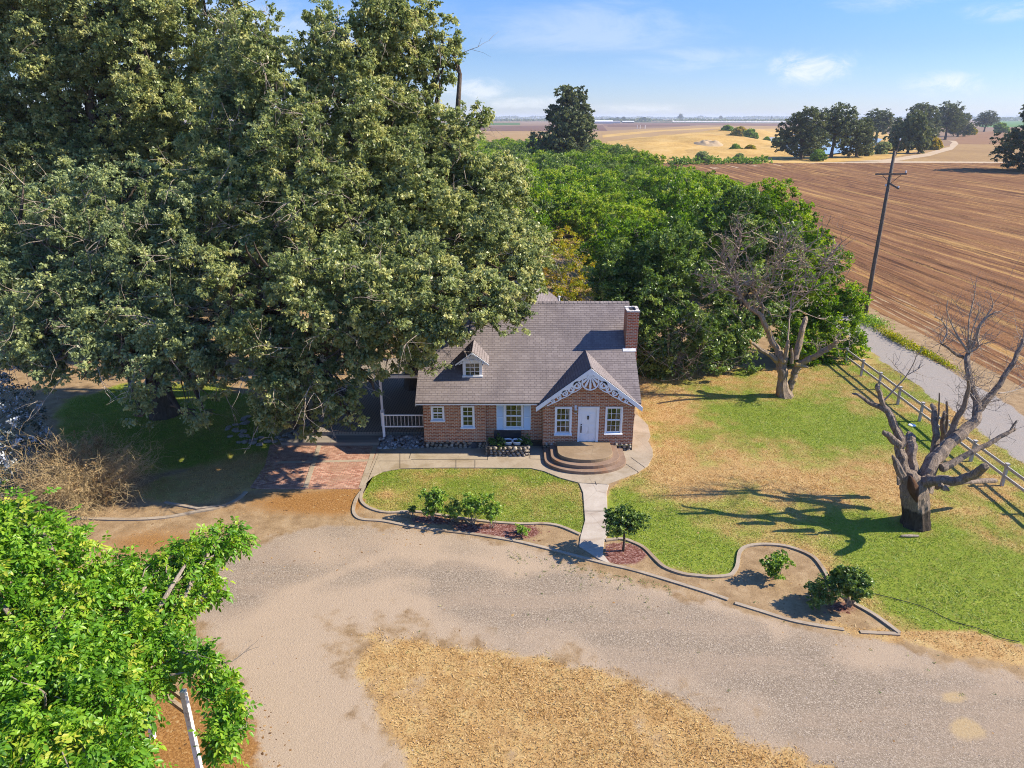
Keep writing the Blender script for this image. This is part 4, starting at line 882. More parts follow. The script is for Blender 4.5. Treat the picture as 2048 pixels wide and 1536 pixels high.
# rear wing roof
mb = MB(); rx, rz = .72, 6.45
for sg in (-1, 1):
    q = [(rx + sg * 2.9, 46, rz - 2.2), (rx + sg * 2.9, 39.9, rz - 2.2), (rx, 39.9, rz), (rx, 46, rz)]; q = q if sg < 0 else [q[1], q[0], q[3], q[2]]
    slab(mb, q if sg < 0 else q, .1, (0, 1, 0), (sg * -.8, 0, .6), (rx, 39, rz - 2.2))
hp(mb, 'rear_roof', SHINGLE); k = MB(); k.quad((rx - 2.6, 40.2, 2.6), (rx + 2.6, 40.2, 2.6), (rx + 2.6, 40.2, rz - 2.1), (rx, 40.2, rz - .12), (rx - 2.6, 40.2, rz - 2.1)); k.box(rx - 2.6, rx + 2.6, 42.4, 45.8, 0, rz - 2.15); hp(k, 'rear_wall', WHITE)
k = MB(); k.lathe([(.05, 0), (.05, .35), (.08, .36), (.08, .42)], 0, 0, 8); o = hp(k, 'roof_vent', m_paint('vent_white', (.6, .6, .6)), roof); o.location = P(1118, 600, RY + .2) - Vector((0, 0, .2))

# fretwork gable trim
def trim(x, y, zt, ze, hw, bw, ring_r, scale_, name, parent=None):
    s = (zt - ze) / hw; k = MB(); t = .045
    for sg in (-1, 1):                                            # raking boards
        a = (x, zt); b = (x + sg * hw, ze); L = math.hypot(hw, zt - ze); nx, nz = -sg * (zt - ze) / L * sg, 0
        k.plate([(x, zt - .01), (x, zt - bw * 1.28), (x + sg * hw, ze - bw * 1.28 + .02), (x + sg * (hw + .02), ze - .01)] if sg < 0 else [(x, zt - .01), (x + sg * (hw + .02), ze - .01), (x + sg * hw, ze - bw * 1.28 + .02), (x, zt - bw * 1.28)], y, y + t)
    def ringp(cx, cz, r0, r1, a0=0, a1=360, yy=0.0, n=None):
        n = n or max(8, int((a1 - a0) / 15))
        for i in range(n):
            p, q = R(a0 + (a1 - a0) * i / n), R(a0 + (a1 - a0) * (i + 1) / n)
            k.plate([(cx + r1 * math.cos(p), cz + r1 * math.sin(p)), (cx + r0 * math.cos(p), cz + r0 * math.sin(p)), (cx + r0 * math.cos(q), cz + r0 * math.sin(q)), (cx + r1 * math.cos(q), cz + r1 * math.sin(q))], y + yy, y + t * .8)
    def petal(cx, cz, ang, L, w_, yy=.004):
        d = (math.cos(ang), math.sin(ang)); n = (-d[1], d[0]); pts = []
        for u, v in ((.05, .12), (.45, .35), (.75, .5), (.92, .36), (1, 0), (.92, -.36), (.75, -.5), (.45, -.35), (.05, -.12)): pts.append((cx + d[0] * L * u - n[0] * w_ * v, cz + d[1] * L * u - n[1] * w_ * v))
        k.plate(pts[::-1], y + yy, y + t * .8)
    cz = zt - bw * 1.28 - ring_r * 1.02
    ringp(x, cz, ring_r * .86, ring_r, 0, 360, -.006)
    if scale_ > .8:
        top = cz + ring_r * .72
        for i in range(7):
            a = R(-90 + (i - 3) * 24); L = ring_r * (1.62 - .13 * abs(i - 3)); petal(x, top, a, L, ring_r * .27)
        k.plate([(x - ring_r * .45, cz + ring_r * .85), (x, cz + ring_r * .62), (x + ring_r * .45, cz + ring_r * .85), (x, zt - bw * 1.2)][::-1], y + .003, y + t * .8)
    for sg in (-1, 1):                                             # scrolled brackets along the rake
        nb = 5 if scale_ > .8 else 3
        for i in range(nb):
            u = (ring_r * 1.12 + (hw * .74 - ring_r * 1.1) * (i + .5) / nb); r = (.205 - .026 * i) * scale_ ** .5 * (1 if scale_ > .8 else .62)
            bx = x + sg * u; bz = zt - bw * 1.28 - s * u - r * .55; ringp(bx, bz, r * .58, r, 0, 360, .006 * (i % 2), 14)
            petal(bx, bz + r * .5, R(-90 - sg * 25), r * 1.05, r * .5, .012); petal(bx, bz + r * .5, R(-90 + sg * 40), r * .95, r * .4, .014)
        # lower scalloped rail that follows the brackets
        pts = []
        for i in range(25):
            q = i / 24; u = ring_r * .9 + (hw * .80 - ring_r * .9) * q; dz = (.40 * (1 - q) ** .7 + .03) * scale_ * (.86 + .14 * abs(math.sin(q * 3.5 * math.pi)))
            pts.append((x + sg * u, zt - bw * 1.28 - s * u - dz))
        for i in range(24):
            (ax, az_), (bx, bz) = pts[i], pts[i + 1]; th = .05 * scale_ ** .6; q = [(ax, az_), (ax, az_ - th), (bx, bz - th), (bx, bz)]; k.plate(q if sg > 0 else q[::-1], y + .0035, y + t * .75)
    o = k.build(name, WHITE, parent or house)
    if parent is None: o.matrix_parent_inverse = HI
    return o
trim(GX0, YG - .41, GZ1 - .02, GZ0 - .02, GHW, .20, .44, 1.0, 'gable_trim')
# dormer
DX, DYF = -2.01, 33.42; dorm = thing('dormer', None, None); del_ = dorm
dorm.parent = house; dorm.matrix_parent_inverse = HI
mb = MB(); zb = roofz(DYF) - .02; zt_ = zb + .78; x0, x1 = DX - .49, DX + .49
yb0 = DYF + .9
for (a, b) in ((x0, x0 + .14), (x1 - .14, x1)): mb.box(a, b, DYF, DYF + .08, zb + .05, zt_)
mb.box(x0 + .14, x1 - .14, DYF, DYF + .08, zt_ - .08, zt_ + .12); mb.quad((x0, DYF + .04, zt_), (x1, DYF + .04, zt_), (DX, DYF + .04, zt_ + .38))
for xx in (x0 + .01, x1 - .01): mb.quad((xx, DYF + .08, zb), (xx, DYF + .08 + (zt_ - zb) / SL, zt_), (xx, DYF + .08, zt_))
mb.build('dormer_wall', WHITE, dorm)
k = MB(); k.box(x0 - .04, x1 + .04, DYF - .09, DYF + .1, zb - .02, zb + .05); k.build('sill', WHITE, dorm, bevel=.008)
k = MB(); a0, a1, b0, b1 = x0 + .14, x1 - .14, zb + .05, zt_ - .08
for i in range(4): q = a0 + (a1 - a0) * i / 3; k.box(q - .012, q + .012, DYF + .035, DYF + .06, b0, b1)
for i in range(4): q = b0 + (b1 - b0) * i / 3; k.box(a0, a1, DYF + .037, DYF + .058, q - .012, q + .012)
k.build('sash', WHITE, dorm); k = MB(); k.quad((a0, DYF + .05, b0), (a1, DYF + .05, b0), (a1, DYF + .05, b1), (a0, DYF + .05, b1)); k.build('pane', GLASS, dorm)
k = MB(); k.quad((a0 - .1, DYF + .4, b0 - .2), (a1 + .1, DYF + .4, b0 - .2), (a1 + .1, DYF + .4, b1 + .2), (a0 - .1, DYF + .4, b1 + .2)); k.build('interior', m_simple('blind', (.22, .18, .13), (.32, .27, .2), 3), dorm)
gable_roof(DX, .84, DYF - .16, 5.06, 4.42, .06, 'dormer_roof', dorm); trim(DX, DYF - .2, 5.04, 4.40, .84, .075, .17, .42, 'dormer_trim', dorm)
# chimney
CX0, CX1, CY0, CY1, CZ = 5.93, 6.54, 34.85, 35.87, 6.75
mb = MB(); mb.box(CX0, CX1, CY0, CY1, 0, CZ - .08); ch = hp(mb, 'chimney', BRICKCH)
k = MB(); e = .03; t_ = .13
for (a, b, c, d) in ((CX0 - e, CX1 + e, CY0 - e, CY0 + t_), (CX0 - e, CX1 + e, CY1 - t_, CY1 + e), (CX0 - e, CX0 + t_, CY0 + t_, CY1 - t_), (CX1 - t_, CX1 + e, CY0 + t_, CY1 - t_)):
    for i in range(5):
        u0, u1 = i / 5, (i + 1) / 5; zz = CZ + random.uniform(-.035, .03); j = random.uniform(-.012, .012)
        if b - a > d - c: k.box(a + (b - a) * u0, a + (b - a) * u1, c + j, d + j, CZ - .08, zz)
        else: k.box(a + j, b + j, c + (d - c) * u0, c + (d - c) * u1, CZ - .08, zz)
k.build('chimney_cap', m_simple('cap_mortar', (.42, .38, .33), (.68, .64, .58), 6, .9, .8, .03), ch)
k = MB(); k.quad((CX0 + t_, CY0 + t_, CZ - .075), (CX1 - t_, CY0 + t_, CZ - .075), (CX1 - t_, CY1 - t_, CZ - .075), (CX0 + t_, CY1 - t_, CZ - .075)); k.build('flue', m_simple('flue_dark', (.02, .018, .016), (.05, .045, .04), 8), ch)  # flat dark sheet across the chimney opening
k = MB(); z = roofz(CY0 - .18); k.hexa([(CX0 - .15, CY0 - .16, z + .02), (CX1 - .08, CY0 - .16, z + .02), (CX1 - .08, CY0 - .01, z + .14), (CX0 - .15, CY0 - .01, z + .14), (CX0 - .15, CY0 - .16, z + .035), (CX1 - .08, CY0 - .16, z + .035), (CX1 - .08, CY0 - .01, z + .155), (CX0 - .15, CY0 - .01, z + .155)]); k.build('chimney_flashing', m_simple('flashing', (.45, .45, .45), (.7, .7, .7), 6, .4), ch)

# ------------------------------------------------------------------ porch steps
st = thing('porch_steps', 'curved brown concrete steps below the white front door', 'steps', (3.62, YG, 0))
def arc_poly(cx, hw, yside, yfront, n=20):
    return [(cx - hw, YG + .03)] + [(cx - hw * math.cos(math.pi * i / n), yside - (yside - yfront) * math.sin(math.pi * i / n)) for i in range(n + 1)] + [(cx + hw, YG + .03)]
for i, (hw, ys_, yf, zz) in enumerate(((2.02, 31.1, 29.72, .20), (1.70, 31.15, 30.0, .37), (1.36, 31.2, 30.32, .54))):
    k = MB(); k.prism(arc_poly(3.62, hw, ys_, yf), -.05 if i == 0 else zz - .17 - .01, zz); o = k.build('step', STEP if i < 2 else m_concrete('landing', (.18, .125, .072), (.29, .21, .13), (.32, .25, .17)), st, bevel=.02); o.matrix_parent_inverse = Matrix.Translation((-3.62, -YG, 0))
# ------------------------------------------------------------------ stone planter under the middle window, two pots and plants
px0 = P(975, 905, 31.9).x; px1 = P(1056, 905, 31.9).x; pyf, pyb = 31.72, 32.75
pl = thing('stone_planter', 'low river stone planter bed under the shuttered window', 'planter', ((px0 + px1) / 2, 32.2, 0)); PI_ = Matrix.Translation((-(px0 + px1) / 2, -32.2, 0))
k = MB(); k.box(px0, px1, pyf, pyf + .2, -.05, .55); k.box(px0, px0 + .2, pyf + .2, pyb, -.05, .55); k.box(px1 - .2, px1, pyf + .2, pyb, -.05, .55); o = k.build('planter_wall', MORTAR, pl); o.matrix_parent_inverse = PI_
k = MB(); stones(k, px0, px1 - .1, pyf, -.02, .5, .12); stones(k, px0, px1 - .1, pyf + .08, .4, .58, .12)
for yy in np.arange(pyf + .1, pyb, .22):
    for sx in (px0, px1):
        for zz in (.12, .3, .47): k.blob((sx, yy, zz), (.09, .12, .08), 8, 5, .12)
o = k.build('planter_stone', COBBLE, pl, smooth=True); o.matrix_parent_inverse = PI_
k = MB(); k.box(px0 + .2, px1 - .2, pyf + .2, pyb, -.05, .42); o = k.build('soil', m_simple('potting_soil', (.03, .022, .016), (.11, .07, .045), 9, .95, .6, .03), pl); o.matrix_parent_inverse = PI_
k = MB(); k.box(px0 + .32, px1 - .35, pyb - .1, pyb - .04, .42, 1.0); tag(k.build('dark_board', m_simple('dark_slate', (.02, .02, .022), (.06, .055, .055), 4)), 'dark board leaning on the wall behind the two flower pots', 'board')
for i, pxx in enumerate((1016, 1034)):
    c = P(pxx, 876, 32.15); t = thing('flower_pot', ('white bowl shaped flower pot on the left in the stone planter', 'white bowl shaped flower pot on the right in the stone planter')[i], 'flower pot', (c.x, 32.15, .42), 'flower pots in the planter')
    k = MB(); k.lathe([(.13, 0), (.19, .1), (.25, .24), (.27, .26), (.27, .29), (.235, .29), (.22, .24)], 0, 0, 18); k.build('pot', WHITE, t, smooth=True)
    k = MB(); k.lathe([(.225, .235), (.05, .27)], 0, 0, 14); k.build('soil', m_simple('pot_soil', (.03, .022, .016), (.09, .06, .04), 9), t)
for i, (pxx, Y_, r, lab) in enumerate(((992, 32.2, .30, 'leafy dark plant at the left end of the stone planter'), (1050, 32.2, .28, 'leafy dark plant at the right end of the stone planter'), (1004, 31.95, .2, 'small trailing plant at the front left of the stone planter'))):
    c = P(pxx, 870, Y_); t = thing('planter_plant', lab, 'plant', (c.x, Y_, .42)); me, _ = crown_mesh('leaves', PRIVET, [((0, 0, .25), r), ((.12, .05, .12), r * .8), ((-.1, -.1, .1), r * .7)], .12, 26, .10, 50 + i, .3, .8, .35); np_obj('leaves', me, t)
    k = MB(); k.tube([(0, 0, -.05), (.02, 0, .25)], [.02, .01], 5); k.build('stem', TWIG, t)
# garden walk, patio, kerbs
def slabpath(name, pts, z, mat, th=.1, kind='structure'):
    poly = gpoly(pts, z); A = sum(poly[i][0] * poly[(i + 1) % len(poly)][1] - poly[(i + 1) % len(poly)][0] * poly[i][1] for i in range(len(poly)))
    if A < 0: poly = poly[::-1]
    k = MB(); k.prism(poly, z - th, z); return tag(k.build(name, mat, bevel=.012), kind=kind)
slabpath('path', [(757,893),(757,908),(737,955),(728,985),(733,966),(748,951),(765,943),(800,937),(880,935),(960,935),(1062,936),(1088,942),(1120,955),(1157,965),(1214,968),(1240,958),(1270,947),(1296,931),(1306,912),(1305,898),(1296,882),(1301,872),(1296,850),(1282,836),(1270,826),(1262,880),(1262,890)], .05, CONC)
slabpath('path', [(1158,966),(1166,985),(1170,1040),(1161,1072),(1158,1092),(1200,1119),(1222,1128),(1206,1108),(1208,1084),(1219,1058),(1216,1040),(1213,985),(1218,969)], .046, CONCP)
k = MB()                                                       # joints cut in the concrete
for a, b in (((800,905),(800,936)),((975,905),(975,920)),((822,919),(975,919)),((1060,903),(1060,917)),((1060,918),(1110,919)),((1278,945),(1252,928)),((1290,935),(1262,915)),((1166,1022),(1217,1022)),((757,922),(822,922)),((1193,970),(1190,962)),((912,920),(912,935)),((950,920),(950,935)),((822,905),(818,918))):
    k.bar(G(a[0], a[1], .052), G(b[0], b[1], .052), .025, .012)
tag(k.build('path_joint', MORTAR), kind='structure')
slabpath('patio', [(540,889),(757,889),(757,905),(728,977),(523,977),(500,975),(530,930)], .035, PAVE)
def strip(name, pts, z, wd, mat, h=.02, smooth=False, kind='structure', n=4):
    c = [Vector((*tuple(G(a, b)[:2]), 0)) for a, b in pts]; c = spline(c, n) if smooth else c; k = MB(); L_, R_ = [], []
    for i, p in enumerate(c):
        t = (c[min(i + 1, len(c) - 1)] - c[max(i - 1, 0)]).normalized(); nn = Vector((-t.y, t.x, 0)) * (wd / 2); L_.append(p + nn); R_.append(p - nn)
    for i in range(len(c) - 1):
        dz = random.uniform(-.008, .008)
        k.hexa([(*R_[i][:2], -.06), (*R_[i + 1][:2], -.06), (*L_[i + 1][:2], -.06), (*L_[i][:2], -.06), (*R_[i][:2], z), (*R_[i + 1][:2], z), (*L_[i + 1][:2], z), (*L_[i][:2], z)])
    return tag(k.build(name, mat), kind=kind)
for a in ([(752,889),(722,978)], [(640,889),(611,977)], [(553,926),(752,922)]): strip('patio_divider', a, .046 + .004 * (a[0][0] == 640) - .004 * (a[0][0] == 553), .22, CONC)
strip('kerb', [(757,905),(728,975),(722,985),(712,1000),(707,1021),(713,1034),(729,1040),(768,1043),(838,1056),(947,1069),(979,1074),(1032,1083),(1084,1095),(1137,1109),(1207,1127),(1278,1144),(1400,1181),(1456,1200)], .05, .14, KERB, smooth=True)
strip('kerb', [(1470,1207),(1525,1224),(1581,1241),(1637,1252),(1688,1260)], .045, .14, KERB, smooth=True); strip('kerb', [(1720,1265),(1760,1267),(1799,1269)], .045, .14, KERB)
strip('kerb', [(724,985),(722,1000),(731,1012),(750,1021),(778,1026),(831,1024),(900,1034),(950,1041),(996,1046),(1049,1049),(1084,1048),(1119,1053),(1160,1070)], .06, .13, KERB, smooth=True)
strip('kerb', [(1211,1082),(1243,1079),(1264,1085),(1288,1097),(1309,1118),(1330,1136),(1366,1149),(1400,1153),(1424,1155),(1458,1152),(1470,1142),(1475,1130),(1480,1104),(1498,1093),(1535,1090),(1577,1095),(1623,1113),(1646,1139),(1665,1171),(1702,1204),(1748,1231),(1799,1268)], .07, .14, KERB, smooth=True)
strip('kerb', [(44,1021),(88,1032),(176,1038),(260,1040),(330,1036),(395,1024),(439,1016),(475,1000),(492,985)], .06, .18, KERB, smooth=True); strip('kerb', [(330,1006),(395,1018),(439,1014)], .06, .14, KERB)

# ------------------------------------------------------------------ side deck, railing, beam
dk = thing('wooden_deck', 'large weathered plank deck left of the house under the oak', 'deck', (-8, 38, 0)); DI = Matrix.Translation((8, -38, 0))
c0 = G(655, 864, .42); cl = P(600, 868, c0.y)
k = MB(); k.prism([(-11.6, c0.y), (-4.56, c0.y), (-4.56, 46), (-9.8, 46)], .30, .42); o = k.build('deck_boards', DECK, dk); o.matrix_parent_inverse = DI
k = MB(); k.prism([(-12.0, c0.y - .85), (-6.9, c0.y - .85), (-6.9, c0.y - .01), (-11.62, c0.y - .01)], .0, .21); k.box(-11.55, -4.6, c0.y + .02, c0.y + .06, -.02, .30); o = k.build('deck_step', m_planks('step_boards', (.19, .16, .125), (.30, .26, .21), .16, R(90)), dk); o.matrix_parent_inverse = DI
RYY = 33.35; xa = P(767, 850, RYY).x; xb = XL - .02
rl = thing('porch_railing', 'white wooden porch railing with thin balusters joining the brick wall', 'railing', ((xa + xb) / 2, RYY, 0)); RI = Matrix.Translation((-(xa + xb) / 2, -RYY, 0))
zr0, zr1 = P(800, 853, RYY).z, P(800, 829, RYY).z
def rp(mb, nm, mt): o = mb.build(nm, mt, rl); o.matrix_parent_inverse = RI
k = MB(); k.box(xa + .06, xb, RYY - .045, RYY + .045, zr1 - .06, zr1); rp(k, 'top_rail', WHITE); k = MB(); k.box(xa + .06, xb, RYY - .03, RYY + .03, zr0 - .03, zr0 + .03); rp(k, 'bottom_rail', WHITE)
for i in range(11): x = xa + .06 + (xb - xa - .06) * (i + .6) / 11.2; k = MB(); k.box(x - .022, x + .022, RYY - .018, RYY + .018, zr0 + .03, zr1 - .06); rp(k, 'baluster', RAILW)
k = MB(); k.box(xa - .06, xa + .06, RYY - .06, RYY + .06, -.02, zr1 + .1); k.box(xa - .08, xa + .08, RYY - .08, RYY + .08, zr1 + .1, zr1 + .14); rp(k, 'newel_post', WHITE)
pb = P(765, 824, 34.6); bm = thing('porch_beam', 'white beam carried by a square post beside the house eave', 'beam', (pb.x, 34.6, .42)); BI = Matrix.Translation((-pb.x, -34.6, -.42)); zt_ = P(800, 753, 34.6).z
k = MB(); k.box(pb.x - .06, pb.x + .06, 34.54, 34.66, .42, zt_ - .08); k.box(pb.x - .10, pb.x + .10, 34.5, 34.7, .42, 1.35); o = k.build('post', WHITE, bm); o.matrix_parent_inverse = BI
k = MB(); k.box(pb.x - .1, -4.9, 34.55, 34.65, zt_ - .08, zt_ + .08); o = k.build('beam', WHITE, bm); o.matrix_parent_inverse = BI
# rubble at the foot of the deck
k = MB(); g0 = random.Random(3)
rb = thing('rubble_bank', 'heap of dark rounded rubble under the porch railing', 'rock pile', (-5.7, 33.2, 0)); rk = MB()
for i in range(230): x = g0.uniform(-6.95, -4.55); u = g0.random(); y = 32.55 + u * .9; rk.blob((x, y, .02 + .3 * u + g0.uniform(0, .06)), (g0.uniform(.05, .13), g0.uniform(.05, .11), g0.uniform(.04, .08)), 7, 4, .2)
m, nt = newmat('rubble'); r_ = N(nt, 'ShaderNodeNewGeometry', out=8); finish(nt, ramp(nt, r_, [(0, (.10, .095, .095)), (.7, (.24, .23, .225)), (1, (.46, .45, .44))]), .85, None, .2)
o = rk.build('rubble', m, rb, smooth=True); o.matrix_parent_inverse = Matrix.Translation((5.7, -33.2, 0))
o['kind'] = 'stuff'
for i in range(34):                                                # flat stones edging the big oak
    k = MB(); s0 = Vector(G(545, 850))
    a = R(150 + i * 6.2) if i < 30 else g0.uniform(0, 6.28); c = G(545, 850); rr = g0.uniform(1.7, 2.6); k.blob((c.x + rr * math.cos(a) * .9, c.y + rr * math.sin(a), .03), (g0.uniform(.12, .3), g0.uniform(.1, .25), .08), 8, 4, .25)
    tag(k.build('edging_stone', COBBLE, smooth=True), 'flat stone of the edging ring around the big oak trunk', 'stone', 'edging stones around the oak')
# ------------------------------------------------------------------ the big oaks
CAMP = (0, 0, H)
def tree_from_px(name, label, cat, group, base, lob_px, leafmat, bark, clump_r, n_leaf, L, seed, r0, fork, droop=.35, density=1.0, tvar=.35, tint0=.5, extra=(), twigs=2, wid=.55, view=True, gap=.26, inner=.1, dead=0, lsc=1.0, bough=0.0):
    b = Vector(base); t = thing(name, label, cat, b, group)
    lobes = [(tuple(P(px, py, Y) - b), r * lsc) for px, py, Y, r in lob_px] + [(tuple(Vector(c) - b), r) for c, r in extra]
    me, CC = crown_mesh('crown', leafmat, lobes, clump_r, n_leaf, L, seed, droop, density, tint0, tvar, wid, tuple(Vector(CAMP) - b) if view else None, inner, .95, gap, bough)
    np_obj('crown', me, t)
    mb = MB(); rs = np.random.default_rng(seed); limbs(mb, (0, 0, 0), lobes, r0, fork, rs, 7, twigs); mb.build('trunk', bark, t, smooth=True)
    if dead:
        mb = MB(); sel = rs.choice(len(CC), min(dead, len(CC)), replace=False)
        for i in sel: twig(mb, CC[i], Vector(rs.normal(size=3)) + Vector((0, -.3, -.5)), rs.uniform(.8, 2.0), .024, 1, rs, .5, -.1, 3, (3, 6))
        tag(mb.build('bare_twigs', TWIG, t), kind='stuff')
    return t
g = G(578, 822); oakA = [(505,95,40,1.9),(560,180,39,3),(480,170,40,2.6),(600,250,38,3),(500,290,38,3),(620,350,36,3.0),(530,380,36,3),(440,370,37,2.8),(560,450,35,3),(640,460,34.6,2.8),(470,480,35.5,2.8),(400,470,37,2.5),(560,550,34.5,2.8),(650,570,34,2.7),(480,590,34.5,2.4),(710,620,33.8,2.0),(620,650,33.6,2.2),(540,660,34,2.1),(690,690,33.4,1.7),(600,740,33.4,1.6),(660,750,33,1.5),(735,725,33,.9),(560,760,33.8,1.2),(690,790,32.6,.8),(650,825,32.2,.6),(610,790,33,.9),(520,740,34.5,1.0),(740,690,33.2,.9)]
def fwd(l, f): return [(a, b_, Y - f(a, b_), r * (Y - f(a, b_)) / Y) for a, b_, Y, r in l]
oakA = [(a, b_, Y + (min(29.0 + (b_ - 640) * -.004, Y) - Y) * sstep(b_, 400, 620), r) for a, b_, Y, r in oakA]; oakA = [(a, b_, Y, r * .84 if b_ > 560 else r) for a, b_, Y, r in oakA] + [(700,830,28.6,.5),(740,760,29,.6),(590,850,29,.5),(630,860,28.5,.4)]
tree_from_px('oak_tree', 'huge oak beside the deck with a thick leaning trunk and low drooping boughs', 'tree', 'big oaks left of the house', g, oakA, OAK, BARK_OAK, .34, 50, .16, 11, .62, 2.6, .5, 1.35, .6, .47, twigs=3, dead=320, lsc=1.0, bough=.78, gap=.36)
e = Vector((-6.0, 40.5, 0))
oakE = [(715,55,40,2.2),(655,90,40,1.0),(770,60,41,2.4),(835,60,41,1.7),(885,85,41,.9),(905,105,41,.5),(850,125,41,1.5),(780,150,40,2.4),(700,160,38.5,2.8),(645,165,39,1.9),(835,215,41,1.5),(770,240,40,2.4),(690,260,37.5,2.9),(850,285,40,2.0),(905,265,40,1.2),(945,240,40,.8),(968,222,40,.4),(935,315,39,1.8),(985,345,39,1.6),(720,365,36.5,3),(820,360,37.5,2.9),(900,390,38,2.6),(980,400,38.5,2.3),(1030,430,38.5,1.7),(1025,490,38,1.8),(740,460,35.5,2.9),(840,460,36,3),(930,470,36.5,2.6),(1000,540,36.5,1.8),(1040,560,36.3,1.1),(760,550,35,2.6),(840,560,35,2.4),(920,560,35.2,2.1),(980,595,34.8,1.3),(1020,610,34.5,.9),(1045,640,34.2,.55),(880,620,34,1.2),(930,635,33.8,.95),(985,648,33.8,.6),(830,650,33.8,1.3),(790,640,34,1.6),(845,700,33.2,.8),(900,665,33.4,.6),(865,735,32.6,.55),(815,720,33,.7),(790,700,33.6,1.0),(1060,480,38,.9),(1062,575,36.4,.6)]
oakE = fwd(oakE, lambda a, b_: (5.4 if a > 780 else 3.6) * math.exp(-((b_ - 630) / 130) ** 2)) + [(720,480,46,2.8),(800,500,46.5,2.8),(860,520,46,2.4),(760,400,46,2.8),(840,420,46,2.4),(700,560,47,2.6),(780,580,47,2.4),(640,470,46,2.6)]  # rear lobes, mostly hidden, added to shade the ground behind the oaks
tree_from_px('oak_tree', 'tall oak behind the house whose boughs hang over the shingle roof', 'tree', 'big oaks left of the house', e, oakE, OAK, BARK_OAK, .34, 50, .16, 12, .6, 5.5, .5, 1.35, .6, .50, twigs=3, dead=280, lsc=1.0, bough=.78, gap=.2)
oakB = [(x + random.uniform(-30, 30), y + random.uniform(-25, 25), 51 + random.uniform(-2.5, 2.5), 3.7) for x in range(-60, 560, 95) for y in range(-40, 600, 92)]  # lower rows of lobes added to cast shade under the crown
oakB = [q for q in oakB if not (470 < q[0] < 720 and q[1] < 170)]
tree_from_px('oak_tree', 'broad yellowish green oak filling the upper left corner of the sky', 'tree', 'big oaks left of the house', Vector((-28, 51, 0)), oakB, OAK, BARK_OAK, .44, 46, .19, 13, .7, 5, .4, 1.2, .5, .60, twigs=2, dead=160, lsc=1.0, bough=1.05)
oakC = [(40,440,39,2.6),(140,430,39,2.8),(240,420,39,2.8),(340,440,38.5,2.6),(420,560,37.5,2.2),(60,530,38,2.6),(160,520,37.5,2.7),(260,520,37.5,2.7),(350,530,37.5,2.4),(40,600,37,2.2),(120,610,36.5,2.2),(210,610,36.5,2.2),(300,610,36.5,2.1),(380,620,37,1.9),(450,640,37,1.6),(90,670,36.5,1.5),(170,680,36.3,1.3),(250,680,36.3,1.0),(320,675,36.3,1.2),(300,730,35.8,.85),(285,790,35,.8),(300,760,35.2,.9),(285,830,34.6,.5),(330,690,36,1.2),(415,700,36.5,1.3),(425,760,36,1.0),(405,815,35.4,.7),(395,845,35,.4),(440,700,36.5,1.2),(240,720,36,.8),(180,730,36,.9),(110,720,36,.9),(210,650,36.2,1.8),(370,670,36.3,1.3),(30,670,37,1.3),(-40,560,38,2.6),(-60,450,39,2.8)]
tree_from_px('oak_tree', 'bluish grey green oak at the left with drooping strands above the shaded lawn', 'tree', 'big oaks left of the house', Vector((-20.0, 37.0, 0)), [(a, b_, Y - 4.2 - 2.4 * sstep(b_, 560, 720), r * .9) for a, b_, Y, r in oakC], OAKBLUE, BARK_OAK, .34, 50, .15, 14, .6, 4, .8, 1.35, .55, .5, twigs=3, dead=260, bough=.8, gap=.36)
oakD = [(a + random.uniform(-20, 20), b_, 62 + random.uniform(-3, 3), 4.2) for a in range(-80, 700, 130) for b_ in (330, 420, 500)]
tree_from_px('oak_tree', 'dark oak standing further back between the trunks of the front oaks', 'tree', 'big oaks left of the house', Vector((-27, 63, 0)), oakD, OAK, BARK_OAK, 1.0, 44, .36, 15, .7, 4, .3, 2.0, .4, .3, twigs=0)

# ------------------------------------------------------------------ walnut orchard behind the house
protos = []
for v in range(5):
    rs = np.random.default_rng(200 + v); random.seed(300 + v); t = thing('orchard_tree', 'bright green walnut tree of the dense orchard behind the house', 'tree', (0, -300, 0), 'walnut trees of the orchard')
    lobes = [((0, 0, 4.6), 2.3)]
    for i in range(13):
        a = i * 2.4 + rs.uniform(-.4, .4); rr = rs.uniform(1.4, 3.3); lobes.append(((rr * math.cos(a), rr * math.sin(a), rs.uniform(2.6, 6.3) - rr * .25), rs.uniform(1.0, 1.75)))
    me, CC = crown_mesh('crown', PRIVET if v == 0 else WALNUT, lobes, .55, 46, .26, 210 + v, .25, 1.7, (.62, .30, .45, .60, .76)[v], .6, .5, None, .16, .85, .33); np_obj('crown', me, t)
    mb = MB(); limbs(mb, (0, 0, 0), lobes, .17, 1.3, rs, 5, 1)
    mb.build('trunk', TWIG, t, smooth=True); mb = MB()
    for i in range(40): twig(mb, CC[rs.integers(len(CC))], rs.normal(size=3) + np.array([0, 0, .8]), .9, .02, 1, rs)
    tag(mb.build('bare_twigs', TWIG, t), kind='stuff'); protos.append(t)
rs = np.random.default_rng(77); first = [True] * 5; cnt = 0
spots = []
for j in range(40):
    y = 66 + j * 7.1 if j < 34 else 0
    if not y: continue
    for i in range(9):
        x = min(25 + (y - 66) * .22, 31) - i * 7.2
        px, py = PX(x, y, 5)
        if px < 560 or px > 2100: continue
        spots.append((x + rs.normal() * .5, y + rs.normal() * .5))
for (x, y) in [(13.5, 60), (20.5, 59.5), (4, 59.5)]: spots.append((x, y))
spots = [s for s in spots if not (abs(s[0] - 6) < 4.5 and abs(s[1] - 75) < 16)]
spots = spots[:296]
for x, y in spots:
    v = int(rs.integers(5)); sc = rs.uniform(.86, 1.22); loc = (x, y, 0); rz = rs.uniform(0, 6.28)
    if first[v]: o = protos[v]; first[v] = False; o.location = loc; o.rotation_euler = (0, 0, rz); o.scale = (sc, sc, sc)
    else: copy_tree(protos[v], loc, rz, sc)
